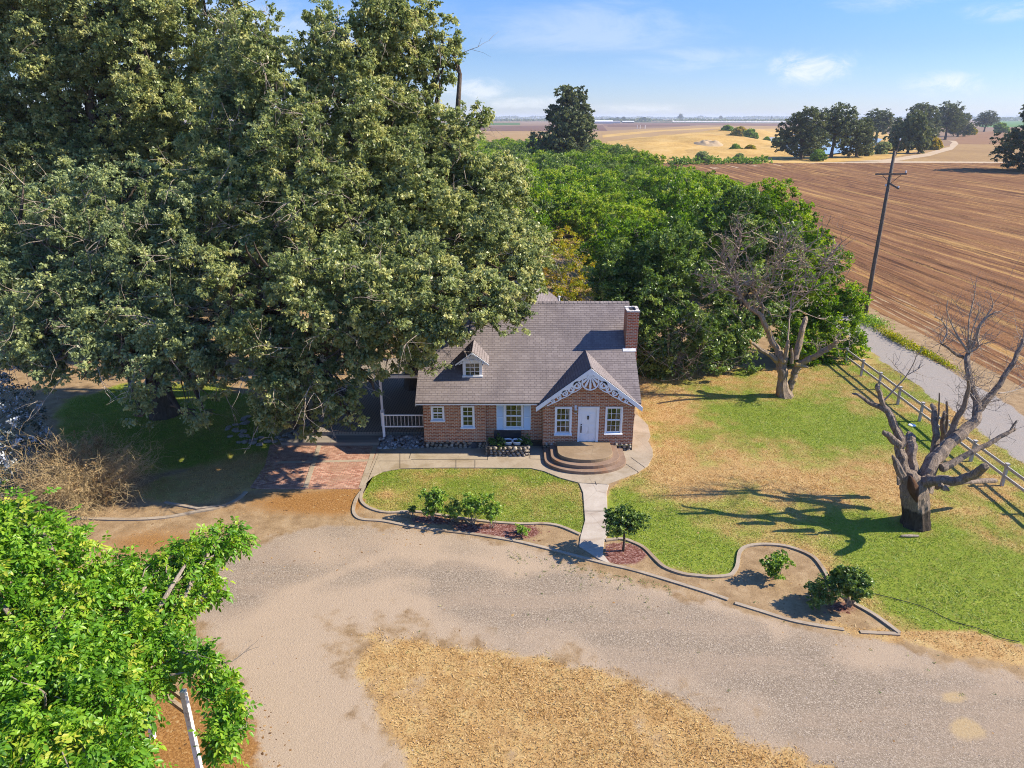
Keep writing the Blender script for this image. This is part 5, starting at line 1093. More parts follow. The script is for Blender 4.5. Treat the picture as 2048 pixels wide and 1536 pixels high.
# ------------------------------------------------------------------ big bushes right of and behind the house
random.seed(5)
bushes = [
 ('privet_tree', 'dark glossy bush towering just right of the brick chimney', (9.6, 45.5), [(1230,560,47,1.9),(1290,520,47,2.1),(1350,500,47,1.9),(1250,620,45.5,1.6),(1310,600,45,2.0),(1380,570,45.5,1.9),(1340,660,44,1.8),(1400,650,44.2,1.7),(1300,690,44,1.5),(1350,720,43.5,1.1),(1420,710,43.6,1.2),(1300,730,43.6,.9),(1290,650,44.6,1.6),(1260,600,48,2.2),(1215,540,48.5,1.5),(1290,720,45,1.6),(1240,690,46,1.6)], PRIVET, .42),
 ('privet_tree', 'tall green bush behind the left half of the bare tree', (15.5, 47), [(1440,470,50,2.2),(1500,440,50,2.0),(1420,540,48,2.0),(1480,520,48,2.1),(1540,500,49,2.1),(1440,610,46,1.7),(1500,600,46,1.9),(1480,670,45,1.5),(1440,690,44.4,1.2),(1530,650,45.5,1.7),(1500,720,44.6,.8)], PRIVET, .5),
 ('privet_tree', 'leafy bush beside the farm road at the end of the rail fence', (22.5, 48.5), [(1590,470,51,2.0),(1640,520,50,1.7),(1580,540,49,2.0),(1620,590,48,1.8),(1670,600,48.5,1.4),(1690,650,48,1.1),(1640,660,47,1.5),(1580,640,46.5,1.6),(1700,690,47.6,.9),(1600,700,46,1.2),(1660,705,46.6,1.1),(1720,700,48,.7),(1560,590,47.5,1.8)], WALNUT, .42),
 ('privet_tree', 'bright topped tree behind the bare tree where the orchard meets the field', (24, 58), [(1530,410,60,2.4),(1580,440,60,2.0),(1500,450,59,2.2),(1550,480,58,2.2),(1600,490,59,1.8),(1560,400,61,1.3),(1620,540,58,1.9)], WALNUT, .5)]
for i, (nm, lab, b, lob, mt, t0) in enumerate(bushes):
    tree_from_px(nm, lab, 'bush', 'big bushes behind the bare trees', Vector((*b, 0)), lob, mt, BARK_OAK, .44, 56, .18, 60 + i, .22, 1.2, .3, 1.6, .6, t0, twigs=2, wid=.58, view=True, bough=.75)
tree_from_px('yellow_tree', 'small yellow green tree with a bent dark limb behind the roof ridge', 'tree', None, Vector((3.3, 52, 0)), [(1080,545,52,1.2),(1120,520,53,1.3),(1140,560,52,1.2),(1090,580,51,1.0),(1160,590,51,.9),(1110,600,50.5,.9),(1130,485,56,1.1),(1175,535,54,.8),(1060,570,51,.8)], YELLOWGREEN, BARK_OAK, .40, 40, .17, 70, .14, 1.5, .2, 1.5, .5, .55, twigs=4, wid=.4, view=False, dead=60)
t = thing('dead_shrub', 'pale bare twiggy shrub between the yellow tree and the dark bushes', 'shrub', (6.2, 52.5, 0)); mb = MB(); rs = np.random.default_rng(9)
for i in range(60): twig(mb, (rs.normal() * .4, rs.normal() * .4, .2), rs.normal(size=3) * .55 + np.array([0, 0, 1]), rs.uniform(2, 3.2), .025, 2, rs, .5, .1, 3, (2, 4))
mb.build('twigs', DRYTWIG, t)
t = thing('dead_shrub', 'tangle of grey bare twigs against the dark bush right of the chimney', 'shrub', (11.2, 43.3, 0)); mb = MB()
for i in range(26): twig(mb, (rs.normal() * .3, rs.normal() * .3, .2), rs.normal(size=3) * .5 + np.array([0, -.15, 1]), rs.uniform(2.4, 4.2), .022, 2, rs, .5, .1, 3, (3, 5))
mb.build('twigs', TWIG, t)
# weeds by the farm road
for i, (px, py, rx, ry, mt, lab) in enumerate(((1738, 645, .9, 1.6, SHRUB, 'lush green weeds at the foot of the utility pole'), (1790, 680, .35, 2.2, YELLOWGREEN, 'yellow green weed strip between the farm road and ploughed field'), (1860, 712, .3, 2.4, YELLOWGREEN, 'thin yellowish weeds fading along the field edge'), (1600, 705, .5, .4, SHRUB, 'small clump of green weeds left of the bare tree trunk'))):
    c = G(px, py); n = int(2600 * max(rx, .6)); a = rs.normal(size=(n, 2)) * np.array([rx * .6, ry * .7]); C = np.stack([c.x + a[:, 0], c.y + a[:, 1], np.abs(rs.normal(size=n)) * .22 * (1 if i != 2 else .5) + .03], 1)
    A = unit(rs.normal(size=(n, 3)) + np.array([0, 0, 1.0])); Nn = unit(rs.normal(size=(n, 3)) + np.array([0, 0, .6])); Ls = rs.uniform(.08, .2, n)
    V, idx, tt = leaf_quads(C, A, Nn, Ls, Ls * .45, np.clip(rs.normal(size=n) * .2 + .45, 0, 1)); tag(np_obj('weeds', np_mesh('weeds', V, 4, idx, mt, tint=tt)), lab, 'weeds', kind='stuff')

rs = np.random.default_rng(88); C = []
for i in range(150):
    u = rs.random(); a = G(1010 + u * 330, 1100 + u * 70 + rs.exponential() * 14 + 3); n = int(rs.integers(2, 12)); C.append(np.array([a.x, a.y, .0]) + np.abs(rs.normal(size=(n, 3))) * np.array([.05, .05, .03]))
for i in range(60):
    a = G(rs.uniform(700, 2000), rs.uniform(1110, 1400)); n = int(rs.integers(3, 12)); C.append(np.array([a.x, a.y, .0]) + np.abs(rs.normal(size=(n, 3))) * np.array([.05, .05, .02]))
C = np.concatenate(C); n = len(C); V, idx, tt = leaf_quads(C, unit(rs.normal(size=(n, 3)) + np.array([0, 0, .8])), unit(rs.normal(size=(n, 3)) + np.array([0, 0, .8])), rs.uniform(.03, .07, n), rs.uniform(.012, .028, n), np.clip(rs.normal(size=n) * .25 + .35, 0, 1)); tag(np_obj('weeds', np_mesh('weeds', V, 4, idx, OAK, tint=tt)), 'sparse low weeds growing along the outside of the front kerb', 'weeds', kind='stuff')

# ------------------------------------------------------------------ the two pollarded bare trees
def zpts(lst, ox, oy, k, Yb, tilt=0.0, y0=0.0):
    """crop pixels (x, y, half width[, dY]) -> world points and radii, the limb leaning in depth by tilt"""
    pts, rad = [], []
    for i, q in enumerate(lst):
        Y = Yb + y0 + (q[3] if len(q) > 3 else tilt * i / max(len(lst) - 1, 1)); px, py = ox + q[0] / k, oy + q[1] / k
        p = P(px, py, Y); dpt = p.y * cp - (p.z - H) * sp; pts.append(p); rad.append(q[2] / k * dpt / F)
    return pts, rad
def gnarl(mb, pts, rad, seg=9, rough=.22, n=4):
    e = pts[-1] + (pts[-1] - pts[-2]).normalized() * rad[-1] * 1.1; pts = list(pts) + [e]; rad = list(rad) + [rad[-1] * .45]   # splintered end
    c = spline(pts, n); rr = []
    for i in range(len(pts) - 1):
        for k in range(n): rr.append(rad[i] + (rad[i + 1] - rad[i]) * k / n)
    rr.append(rad[-1]); c = [p + Vector((random.uniform(-1, 1), random.uniform(-1, 1), random.uniform(-1, 1))) * r * .08 * (r < .4) for p, r in zip(c, rr)]
    w1, w2 = random.uniform(0, 6), random.uniform(0, 6)
    c = [p + Vector((math.sin(i * .9 + w1), math.sin(i * 1.1 + w2), math.cos(i * .8 + w1))) * r * .13 * (r < .4) * min(1, i / 4) for i, (p, r) in enumerate(zip(c, rr))]
    rr = [r * (random.uniform(.96, 1.04) * .76 if r < .4 else .84) for r in rr]; mb.tube(c, rr, 22 if rr[0] > .3 else 14, rough * .2, True, .13)
    return c, rr
def twig_burst(mb, pts, rs, n, L, r, depth=2, lo=.4, up=.25, curl=.5, spread=.9):
    for i in range(n):
        j = int(rs.integers(int(len(pts) * lo), len(pts))); d = (pts[min(j + 1, len(pts) - 1)] - pts[max(j - 1, 0)]).normalized()
        twig(mb, pts[j], d * .6 + Vector(rs.normal(size=3)) * spread + Vector((0, 0, up)), L * rs.uniform(.5, 1.2), r, depth, rs, curl, .15, 3, (2, 4))
random.seed(21); rs = np.random.default_rng(21)
b1 = G(1832, 1050); Z1 = dict(ox=1720, oy=580, k=2.954, Yb=b1.y)
t = thing('bare_tree', 'dead pollarded tree with a dark hollow trunk and cut limbs near the rail fence', 'tree', b1, 'bare trees on the side lawn'); IV = Matrix.Translation(-b1)
mb = MB(); tw = MB()
gnarl(mb, *zpts([(322,1435,112),(322,1400,96),(325,1350,84),(325,1290,80),(320,1230,82),(318,1180,84),(315,1140,70)], **Z1), 16, .12)
gnarl(mb, *zpts([(290,1215,58),(268,1100,50),(245,1010,42),(238,950,36),(232,880,34),(200,790,27),(165,720,25),(130,690,22),(90,682,18),(40,655,14),(-10,620,10),(-40,612,7)], tilt=1.9, **Z1))
gnarl(mb, *zpts([(150,705,20),(128,650,19),(112,600,18),(104,572,17)], y0=1.2, **Z1)); gnarl(mb, *zpts([(235,920,26),(205,890,28),(165,858,24),(150,845,20)], y0=.3, **Z1)); gnarl(mb, *zpts([(250,1100,34),(215,1030,24),(200,990,14)], y0=-.3, **Z1))
gnarl(mb, *zpts([(310,1080,44),(308,1000,42),(300,930,42),(298,890,40),(296,868,36)], tilt=.9, y0=.4, **Z1))
c3, _ = gnarl(mb, *zpts([(370,1190,66),(400,1080,56),(440,1000,52),(505,930,46),(580,860,42),(650,800,37),(690,740,31),(688,670,27),(662,590,24),(640,490,22),(632,410,20),(648,360,19)], tilt=3.2, **Z1))
c4, _ = gnarl(mb, *zpts([(690,730,26),(725,685,24),(790,605,22),(850,515,20),(905,430,18),(945,345,17),(962,300,14)], tilt=.9, y0=2.2, **Z1))
c5, _ = gnarl(mb, *zpts([(480,960,30),(525,860,25),(575,760,22),(615,680,18),(640,590,14),(640,540,10)], tilt=-.6, y0=1.6, **Z1))
gnarl(mb, *zpts([(420,1060,34),(440,950,28),(446,850,24),(440,760,20),(430,690,17)], tilt=1.2, y0=1.4, **Z1)); gnarl(mb, *zpts([(480,960,26),(490,880,22),(488,800,17),(496,730,12)], y0=2.4, **Z1)); gnarl(mb, *zpts([(500,900,14),(514,780,10),(512,670,8)], y0=2.6, **Z1)); gnarl(mb, *zpts([(455,800,8),(468,700,6),(468,615,5)], y0=2.2, **Z1))
gnarl(mb, *zpts([(330,1150,46),(410,1128,44),(480,1125,38),(560,1128,35),(630,1112,34),(700,1075,33),(730,1050,30)], tilt=-1.9, **Z1)); gnarl(mb, *zpts([(450,1160,30),(600,1135,20),(700,1130,20),(790,1128,20)], tilt=1.0, y0=.4, **Z1)); gnarl(mb, *zpts([(470,1150,20),(500,1170,24),(520,1180,10)], y0=-1.1, **Z1))
c6, _ = gnarl(mb, *zpts([(480,1050,34),(560,1015,24),(640,965,20),(720,930,18),(790,890,17),(860,850,15),(905,828,14)], tilt=.5, y0=.2, **Z1)); gnarl(mb, *zpts([(880,845,8),(900,810,7),(922,776,5)], y0=.7, **Z1)); gnarl(mb, *zpts([(230,1150,14),(225,1120,10),(218,1105,5)], y0=-.6, **Z1))
c7, _ = gnarl(mb, *zpts([(640,400,15),(600,395,13),(555,370,11),(510,335,9),(480,318,7)], y0=3.2, **Z1))
o = mb.build('trunk', BARK_DEAD, t); o.matrix_parent_inverse = IV
for lst in ([(645,370,8),(640,280,6),(645,170,4),(670,60,3),(680,0,2)],[(650,365,8),(690,280,6),(720,190,5),(790,135,4),(840,128,2)],[(640,370,7),(590,300,5),(530,240,4),(480,180,3),(440,160,2)],[(480,318,5),(515,250,4),(490,190,3)],[(648,360,7),(660,250,4),(700,140,3),(700,70,2)],[(640,370,7),(570,260,5),(515,130,3),(520,60,2)],[(655,365,7),(700,330,6),(690,230,4),(780,110,3),(775,40,2)],[(140,655,6),(215,575,5),(270,512,4),(318,430,3),(335,375,2)],[(285,500,3),(345,465,2.5),(380,440,1.5)],[(270,512,3),(225,470,2),(190,425,1.5)],[(820,610,5),(890,600,4),(969,572,3)]):
    pts, rad = zpts(lst, y0=3.0 if lst[0][1] < 400 else 1.4, tilt=rs.uniform(-.6, .8), **Z1); c = spline(pts, 4); tw.tube(c, [max(.008, r) for r in np.interp(np.linspace(0, 1, len(c)), np.linspace(0, 1, len(rad)), rad)], 5); twig_burst(tw, c, rs, 6, .8, .012, 1, .3, .2)
twig_burst(tw, c7, rs, 9, .9, .016, 2, .3); twig_burst(tw, c3[-6:], rs, 20, 1.7, .022, 2, 0, .5); twig_burst(tw, c4, rs, 22, .9, .018, 2, .1, .1); twig_burst(tw, c5, rs, 24, .9, .016, 2, .2); twig_burst(tw, c3[24:34], rs, 26, .9, .016, 2, 0, 0); twig_burst(tw, c6, rs, 10, .6, .014, 1)
o = tw.build('twigs', TWIG, t); o.matrix_parent_inverse = IV
mb = MB(); q = zpts([(296,1100,8),(304,1130,22),(312,1165,28),(322,1200,26),(332,1235,14),(338,1255,5)], y0=-.47, **Z1); mb.tube(q[0], q[1], 9, .35); o = mb.build('hollow', m_simple('hollow_brown', (.022, .013, .009), (.13, .06, .028), 5, .95, .8, .04, (1, 1, .3)), t, smooth=True); o.matrix_parent_inverse = IV  # dark brown tube set on the trunk face as the hollow
mb = MB(); q, r = zpts([(250,1420,8),(300,1418,9),(352,1428,7)], y0=-.9, **Z1); mb.tube([Vector((p.x, p.y, .05)) for p in q], r, 6, .3); tag(mb.build('fallen_branch', TWIG), 'short pale branch lying on the grass at the dead tree foot', 'branch')
b2 = G(1567, 792); Z2 = dict(ox=1380, oy=460, k=4.2675, Yb=b2.y)
t = thing('bare_tree', 'leafless tree with a forked trunk and grey twig cloud in front of the bushes', 'tree', b2, 'bare trees on the side lawn'); IV = Matrix.Translation(-b2); mb = MB(); tw = MB()
gnarl(mb, *zpts([(800,1440,105),(800,1415,82),(790,1370,62),(788,1300,54),(788,1200,52),(785,1120,56),(780,1080,50)], **Z2), 14, .12); gnarl(mb, *zpts([(840,1380,46),(872,1280,40),(905,1200,40),(930,1150,38)], y0=.2, **Z2), 11)
a1, _ = gnarl(mb, *zpts([(775,1110,42),(740,1020,36),(700,940,33),(655,840,30),(618,745,27),(545,690,23),(465,610,20),(412,540,18),(390,450,15),(335,370,12),(302,300,10),(268,240,7),(278,198,5)], tilt=1.6, **Z2))
a2, _ = gnarl(mb, *zpts([(618,745,20),(622,660,15),(592,590,12),(552,510,10),(530,460,6)], y0=.8, tilt=.6, **Z2)); a3, _ = gnarl(mb, *zpts([(405,560,12),(345,520,10),(280,508,8),(205,522,5)], y0=1.2, **Z2)); a4, _ = gnarl(mb, *zpts([(330,372,9),(270,376,8),(210,402,6),(130,374,5),(104,395,4),(100,485,2)], y0=1.4, **Z2))
gnarl(mb, *zpts([(745,1120,30),(665,1055,25),(590,1008,22),(535,968,18),(512,945,13)], tilt=-1.0, **Z2)); gnarl(mb, *zpts([(895,1110,40),(922,1000,35),(952,880,33),(972,800,31),(986,765,29)], tilt=1.0, **Z2)); a5, _ = gnarl(mb, *zpts([(930,1155,34),(1025,1100,31),(1120,1042,29),(1200,998,26),(1244,966,23)], tilt=-.8, **Z2)); gnarl(mb, *zpts([(818,1090,26),(825,1010,24),(836,962,22)], y0=-.3, **Z2)); gnarl(mb, *zpts([(868,1140,20),(872,1060,16),(868,1020,13)], y0=-.2, **Z2)); gnarl(mb, *zpts([(900,1150,26),(960,1160,18),(1000,1172,10)], y0=-.6, **Z2))
o = mb.build('trunk', BARK_GOLD, t); o.matrix_parent_inverse = IV
a6 = spline(zpts([(830,965,7),(842,850,6),(852,700,5),(872,560,5),(905,400,4),(950,250,3),(992,178,2)], tilt=1.2, **Z2)[0], 4); tw.tube(a6, [.055 - .0018 * i for i in range(len(a6))], 5)
a7 = spline(zpts([(860,640,5),(960,580,4),(1060,470,3),(1130,320,2.5),(1190,230,2)], y0=.6, **Z2)[0], 4); tw.tube(a7, [.04 - .002 * i for i in range(len(a7))], 5); a8 = spline(zpts([(560,700,6),(640,560,5),(700,420,4),(770,250,3),(800,130,2)], y0=1, **Z2)[0], 4); tw.tube(a8, [.045 - .002 * i for i in range(len(a8))], 5); a9 = spline(zpts([(330,372,6),(400,230,5),(430,100,3),(440,20,2)], y0=1.5, **Z2)[0], 4); tw.tube(a9, [.04 - .002 * i for i in range(len(a9))], 5)
for a, n, L in ((a1, 24, 1.6), (a2, 26, 2.0), (a3, 7, .9), (a4, 8, .8), (a5, 10, 1.0), (a6, 28, 1.9), (a7, 24, 1.7), (a8, 28, 1.9), (a9, 14, 1.4)): twig_burst(tw, a, rs, n, L, .042, 2, .35, .35, .9, .95)
o = tw.build('twigs', m_bark('pale_twig', (.24, .18, .125), (.50, .39, .285), None, 4), t); o.matrix_parent_inverse = IV

# ------------------------------------------------------------------ dry shrub and pale flowering bush at the left
b = G(165, 1000); t = thing('dry_bush', 'large dead golden brown bush with tangled bare twigs at the lawn edge', 'bush', b); rs = np.random.default_rng(31); mb = MB()
for i in range(520):
    d = rs.normal(size=3); d[2] = abs(d[2]) * .9 + .12; d /= np.linalg.norm(d); base = Vector((rs.normal() * .85, rs.normal() * .6, .05 + rs.random() * 1.1))
    twig(mb, base, d, rs.uniform(.8, 1.9), rs.uniform(.008, .016), 2 if i % 3 else 1, rs, .85, .03, 3, (4, 7))
mb.build('twigs', DRYTWIG, t); me, _ = crown_mesh('dry_leaves', m_leaf('dead_leaf', [(0, (.12, .07, .03)), (.5, (.30, .19, .08)), (1, (.46, .33, .16))], .2, .02), [((0, 0, 1.3), 1.6), ((-1.1, 0, 1.0), 1.2), ((1.1, .2, 1.0), 1.2), ((.2, .3, 2.1), 1.0)], .33, 40, .085, 32, 0, 1.6, .5, .4, .35); np_obj('dry_leaves', me, t)
for i, (lab, base, lob) in enumerate((('white flowering bush in the shade at the left picture edge', G(10, 985), [(20,790,30.5,.8),(0,850,29,1.1),(50,860,29.4,.8),(10,920,28,1.1),(60,830,30,.6),(-50,880,28.5,1.3),(30,960,27.4,.8),(90,880,29.6,.5)]), ('pale flowering spray high at the left under the bluish oak', G(-10, 830), [(30,715,34.5,.7),(10,735,34,.7),(55,722,34.5,.4),(-40,740,34,1.2)]), ('low green shrub below the white flowering bush', G(20, 1010), [(15,1000,26.2,.7),(50,990,26.4,.5),(-30,1000,26.2,.9)]))):
    tree_from_px('flowering_bush' if i < 2 else 'green_shrub', lab, 'bush', None, base, lob, WHITEBUSH if i < 2 else SHRUB, TWIG, .28, 40, .11, 80 + i, .05, .4, .1, 1.0, .5, .5 if i < 2 else .4, twigs=3, view=False)

# ------------------------------------------------------------------ shrubs of the flower beds
def shrub(name, lab, px, py, w_, h_, seed, mat=SHRUB, group='shrubs of the front flower beds', tint=.5, leaf=.085, stem=.25, dens=1.0, nl=34):
    b = G(px, py); t = thing(name, lab, 'shrub', b, group); rs = np.random.default_rng(seed); lob = []
    for i in range(max(5, int(9 * w_ * h_ + 3))): lob.append(((rs.normal() * w_ * .24, rs.normal() * w_ * .22, stem + (h_ - stem) * rs.uniform(.22, .86)), w_ * rs.uniform(.17, .28)))
    me, CC = crown_mesh('leaves', mat, lob, .13, nl, leaf, seed, .15, dens, tint, .45, .6, None, .3, 1.0); np_obj('leaves', me, t); mb = MB()
    for c, r in lob: mb.tube(wob((rs.normal() * .05, rs.normal() * .05, -.03), c, 4, .08), [.016, .013, .011, .008, .005], 4)
    mb.build('stems', TWIG, t); return t
shrub('shrub', 'tall leafy shrub, left of the two tall ones in the front bed', 865, 1040, .95, 1.35, 91, tint=.62)
shrub('shrub', 'tall leafy shrub, right of the two tall ones in the front bed', 944, 1048, 1.0, 1.4, 92, tint=.62)
shrub('shrub', 'dark sparse shrub between the two tall shrubs of the front bed', 903, 1042, .75, .85, 93, PRIVET, tint=.5, leaf=.07, dens=.8)
shrub('shrub', 'upright bright green shrub at the right end of the tall group', 985, 1056, .65, 1.1, 94, tint=.68)
shrub('shrub', 'tiny dark sprig at the far left of the front bed', 826, 1034, .4, .5, 95, PRIVET, tint=.4, leaf=.06, dens=.5)
shrub('shrub', 'small round green bush alone in the red mulch', 1047, 1072, .55, .45, 96, tint=.7, stem=.05, leaf=.07)
shrub('shrub', 'smallest green shrub in the right hand flower bed', 1550, 1156, .85, .95, 97, tint=.5)
shrub('shrub', 'rounded dark bush, left of the pair in the right flower bed', 1632, 1213, 1.05, 1.15, 98, PRIVET, tint=.55, stem=.08, leaf=.07, dens=1.3)
shrub('shrub', 'broad leafy bush, right of the pair by the right kerb', 1698, 1213, 1.15, 1.5, 99, PRIVET, tint=.5, leaf=.11)
b = G(1246, 1103); t = thing('standard_tree', 'small round headed tree on a single stem beside the garden path', 'tree', b); rs = np.random.default_rng(41); lob = [((rs.normal() * .34, rs.normal() * .3, 1.42 + rs.normal() * .17), rs.uniform(.22, .34)) for i in range(13)]
me, CC = crown_mesh('crown', PRIVET, lob, .14, 34, .095, 42, .1, 1.2, .52, .5, .6, None, .3, 1.0); np_obj('crown', me, t); mb = MB(); mb.tube([(0, 0, -.05), (.02, 0, .5), (-.01, .02, .95), (.03, 0, 1.25)], [.06, .05, .045, .05], 8, .2)
for c, r in lob: mb.tube(wob((.0, 0, .95), c, 4, .08), [.03, .024, .018, .012, .007], 4)
mb.build('trunk', BARK_OAK, t, smooth=True)

# ------------------------------------------------------------------ near walnut tree, bottom left, and the timber frame under it
def compound_leaves(CC, OO, rs, per, L, tint0, tvar):
    k = len(CC); n = k * per; cid = np.repeat(np.arange(k), per); d = unit(rs.normal(size=(n, 3)) + OO[cid] * .9 + np.array([0, 0, -.1])); base = CC[cid] + rs.normal(size=(n, 3)) * .13
    nl = 7; V = []; T = []; tt = np.clip(tint0 + (rs.normal(size=k) * tvar * .5)[cid] + rs.normal(size=n) * .08, .02, .98); up = np.array([0, 0, 1.0]); RL = L * 2.1 * (.7 + .5 * rs.random(n))
    side = unit(np.cross(d, up + rs.normal(size=(n, 3)) * .35)); nrm = unit(np.cross(side, d))
    for i in range(nl):
        s = (.25 + .75 * (i // 2) / 3.0) if i < 6 else 1.0; p = base + d * (RL * s)[:, None] + np.array([0, 0, -1.0]) * (RL * s * s * .35)[:, None]
        if i < 6: a = unit(d * .45 + side * (1 if i % 2 else -1) + rs.normal(size=(n, 3)) * .18 + np.array([0, 0, -.30]))
        else: a = unit(d + np.array([0, 0, -.55]) + rs.normal(size=(n, 3)) * .15)
        l = (L * (.75 + .5 * rs.random(n)) * (1.15 if i == 6 else .75 + .12 * (i // 2)))[:, None]; w_ = l * .25; sd = unit(np.cross(a, nrm + rs.normal(size=(n, 3)) * .25)); nn = unit(np.cross(sd, a)); dr = np.array([0, 0, -.13]) * l
        V.append(np.stack([p, p + a * l * .38 + sd * w_ + nn * w_ * .35, p + a * l * .74 + sd * w_ * .72 + nn * w_ * .25 + dr * .5, p + a * l + dr, p + a * l * .74 - sd * w_ * .72 + nn * w_ * .25 + dr * .5, p + a * l * .38 - sd * w_ + nn * w_ * .35, p + a * l * .5 + dr * .2], 1).reshape(-1, 3)); T.append(np.repeat(np.clip(tt + rs.normal(size=n) * .05, 0, 1), 7))
    V = np.concatenate(V); T = np.concatenate(T); m_ = len(V) // 7; b = np.arange(m_)[:, None] * 7; f = np.concatenate([b + np.array([[0, 1, 6]]), b + np.array([[1, 2, 6]]), b + np.array([[2, 3, 6]]), b + np.array([[3, 4, 6]]), b + np.array([[4, 5, 6]]), b + np.array([[5, 0, 6]])], 1).reshape(-1)
    return V, f, T
wl = [(60,1110,14.8,1.15),(35,1045,15,.65),(130,1150,14.6,.9),(140,1220,14,1.1),(20,1200,14,1.3),(235,1160,15.2,.6),(235,1240,14.4,.9),(300,1150,15.8,.5),(340,1115,16.2,.5),(385,1110,16.4,.42),(430,1085,16.8,.33),(465,1078,17,.24),(400,1150,16,.42),(425,1175,15.8,.30),(330,1195,15.2,.6),(360,1215,15,.35),(60,1310,12.6,1.25),(170,1320,12.8,1.05),(270,1290,13.6,.75),(310,1330,13.2,.55),(350,1300,13.6,.4),(90,1420,11.4,1.15),(190,1420,11.6,.9),(245,1395,12,.5),(60,1520,10.6,1.2),(170,1510,10.7,.85),(240,1500,11,.42),(405,1325,13,.2),(432,1365,12.8,.18),(448,1415,12.4,.17),(452,1460,12,.17),(440,1495,11.9,.10),(455,1440,12.2,.12),(-60,1150,14,1.5),(-80,1350,12,1.6),(-60,1500,10.5,1.5),(150,1590,10,1.1),(20,1620,9.8,1.2)]
bw = Vector((-10.4, 12.6, 0)); t = thing('walnut_tree', 'near walnut tree with bright green compound leaves in the bottom left corner', 'tree', bw); rs = np.random.default_rng(55); CC, OO = [], []
lobes = [(np.array(P(a, b_, Y) - bw), r) for a, b_, Y, r in wl]
for i, (c, r) in enumerate(lobes):
    k = int(60 * r * r + 9); d = unit(rs.normal(size=(k, 3))); p = c + d * (r * np.where(rs.random(k) < .3, .3 + .5 * rs.random(k), .75 + .3 * rs.random(k)))[:, None] * np.array([1, 1, .8]); keep = np.ones(k, bool)
    for j, (c2, r2) in enumerate(lobes):
        if j != i: keep &= np.linalg.norm(p - c2, axis=1) > r2 * .6
    CC.append(p[keep]); OO.append(d[keep])
CC = np.concatenate(CC); OO = np.concatenate(OO); V, f, T = compound_leaves(CC, OO, rs, 9, .132, .45, .5); np_obj('crown', np_mesh('crown', V, 3, f, WALNEAR, tint=T), t)
random.seed(56); mb = MB(); limbs(mb, (0, 0, 0), [l for l, q in zip(lobes, wl) if not (q[0] > 380 and q[1] > 1300) and not (200 < q[0] < 400 and q[1] > 1340)], .26, 2.2, rs, 6, 3)
mb.build('trunk', TWIG, t, smooth=True); mb = MB()
for i in range(46): twig(mb, CC[rs.integers(len(CC))], rs.normal(size=3), rs.uniform(.4, .8), .013, 1, rs, .5, 0, 4, (2, 5))
tag(mb.build('bare_twigs', TWIG, t), kind='stuff'); mb = MB(); mb.tube(spline([P(352, 1300, 13.5) - bw, P(400, 1322, 13) - bw, P(436, 1372, 12.8) - bw, P(452, 1440, 12.3) - bw, P(444, 1495, 11.9) - bw], 4), [.03 - .0015 * i for i in range(17)], 5); p = P(395, 1345, 13) - bw
twig(mb, P(340, 1350, 12.9) - bw, Vector((1, .25, .02)), 1.5, .025, 2, rs, .25, 0, 4, (3, 5)); mb.build('bare_branch', TWIG, t)
pb = P(366, 1382, 13.2); ft = thing('timber_frame', 'old white peeling post with two bare timber rails under the walnut tree', 'frame', (pb.x, 13.2, 0)); FI = Matrix.Translation((-pb.x, -13.2, 0)); top = pb.z
k = MB(); k.box(pb.x - .065, pb.x + .065, 13.135, 13.265, -.1, top + .02); o = k.build('post', PEEL, ft, bevel=.008); o.matrix_parent_inverse = FI
for zz, nm in ((P(369, 1430, 13.3).z, 0), (P(365, 1403, 13.3).z, 1)):
    k = MB(); k.bar((pb.x, 13.30, zz), (pb.x - 1.9, 14.55, zz + .02), .09, .14); o = k.build('rail', WOODR, ft); o.matrix_parent_inverse = FI
k = MB(); k.box(pb.x - 1.98, pb.x - 1.86, 14.5, 14.62, -.1, top); o = k.build('post', PEEL, ft); o.matrix_parent_inverse = FI

# ------------------------------------------------------------------ rail fence, pole, small things
fx = lambda y: 22.75 + (y - 28) * .022
ft = thing('rail_fence', 'weathered white post and two rail fence along the farm road', 'fence', (23, 36, 0)); FI = Matrix.Translation((-23, -36, 0)); ys_ = [18.9 + 2.46 * i for i in range(12)]
for i, y in enumerate(ys_):
    k = MB(); x = fx(y); lean = random.uniform(-.02, .02); k.hexa([(x - .06, y - .06, -.1), (x + .06, y - .06, -.1), (x + .06, y + .06, -.1), (x - .06, y + .06, -.1), (x - .06 + lean, y - .06, 1.12), (x + .06 + lean, y - .06, 1.12), (x + .06 + lean, y + .06, 1.12), (x - .06 + lean, y + .06, 1.12)]); k.box(x - .085 + lean, x + .085 + lean, y - .085, y + .085, 1.12, 1.16); o = k.build('post', RAILW, ft); o.matrix_parent_inverse = FI
for i in range(11):
    for zz in (.52, .98):
        k = MB(); ya, yb_ = ys_[i] + .06, ys_[i + 1] - .06; dz = random.uniform(-.015, .015); k.bar((fx(ya), ya, zz + dz), (fx(yb_), yb_, zz - dz), .05, .13); o = k.build('rail', RAILW, ft); o.matrix_parent_inverse = FI
pbase = Vector((30.15, 58, 0)); pt = thing('utility_pole', 'tall bare wooden utility pole with crossarms at the field edge', 'utility pole', pbase); zt_ = 13.55
WOODP = m_bark('pole_wood', (.10, .075, .06), (.24, .19, .15), None, 5); INS = m_simple('porcelain', (.45, .46, .46), (.7, .7, .7), 8, .3, .0)
k = MB(); k.tube([(0, 0, -.3), (0, 0, 4), (-.02, 0, 9), (-.03, 0, zt_)], [.19, .17, .145, .12], 12, .04); k.build('pole', WOODP, pt, smooth=True)
z1 = P(1770, 348, 58).z; z2 = P(1778, 373, 58).z
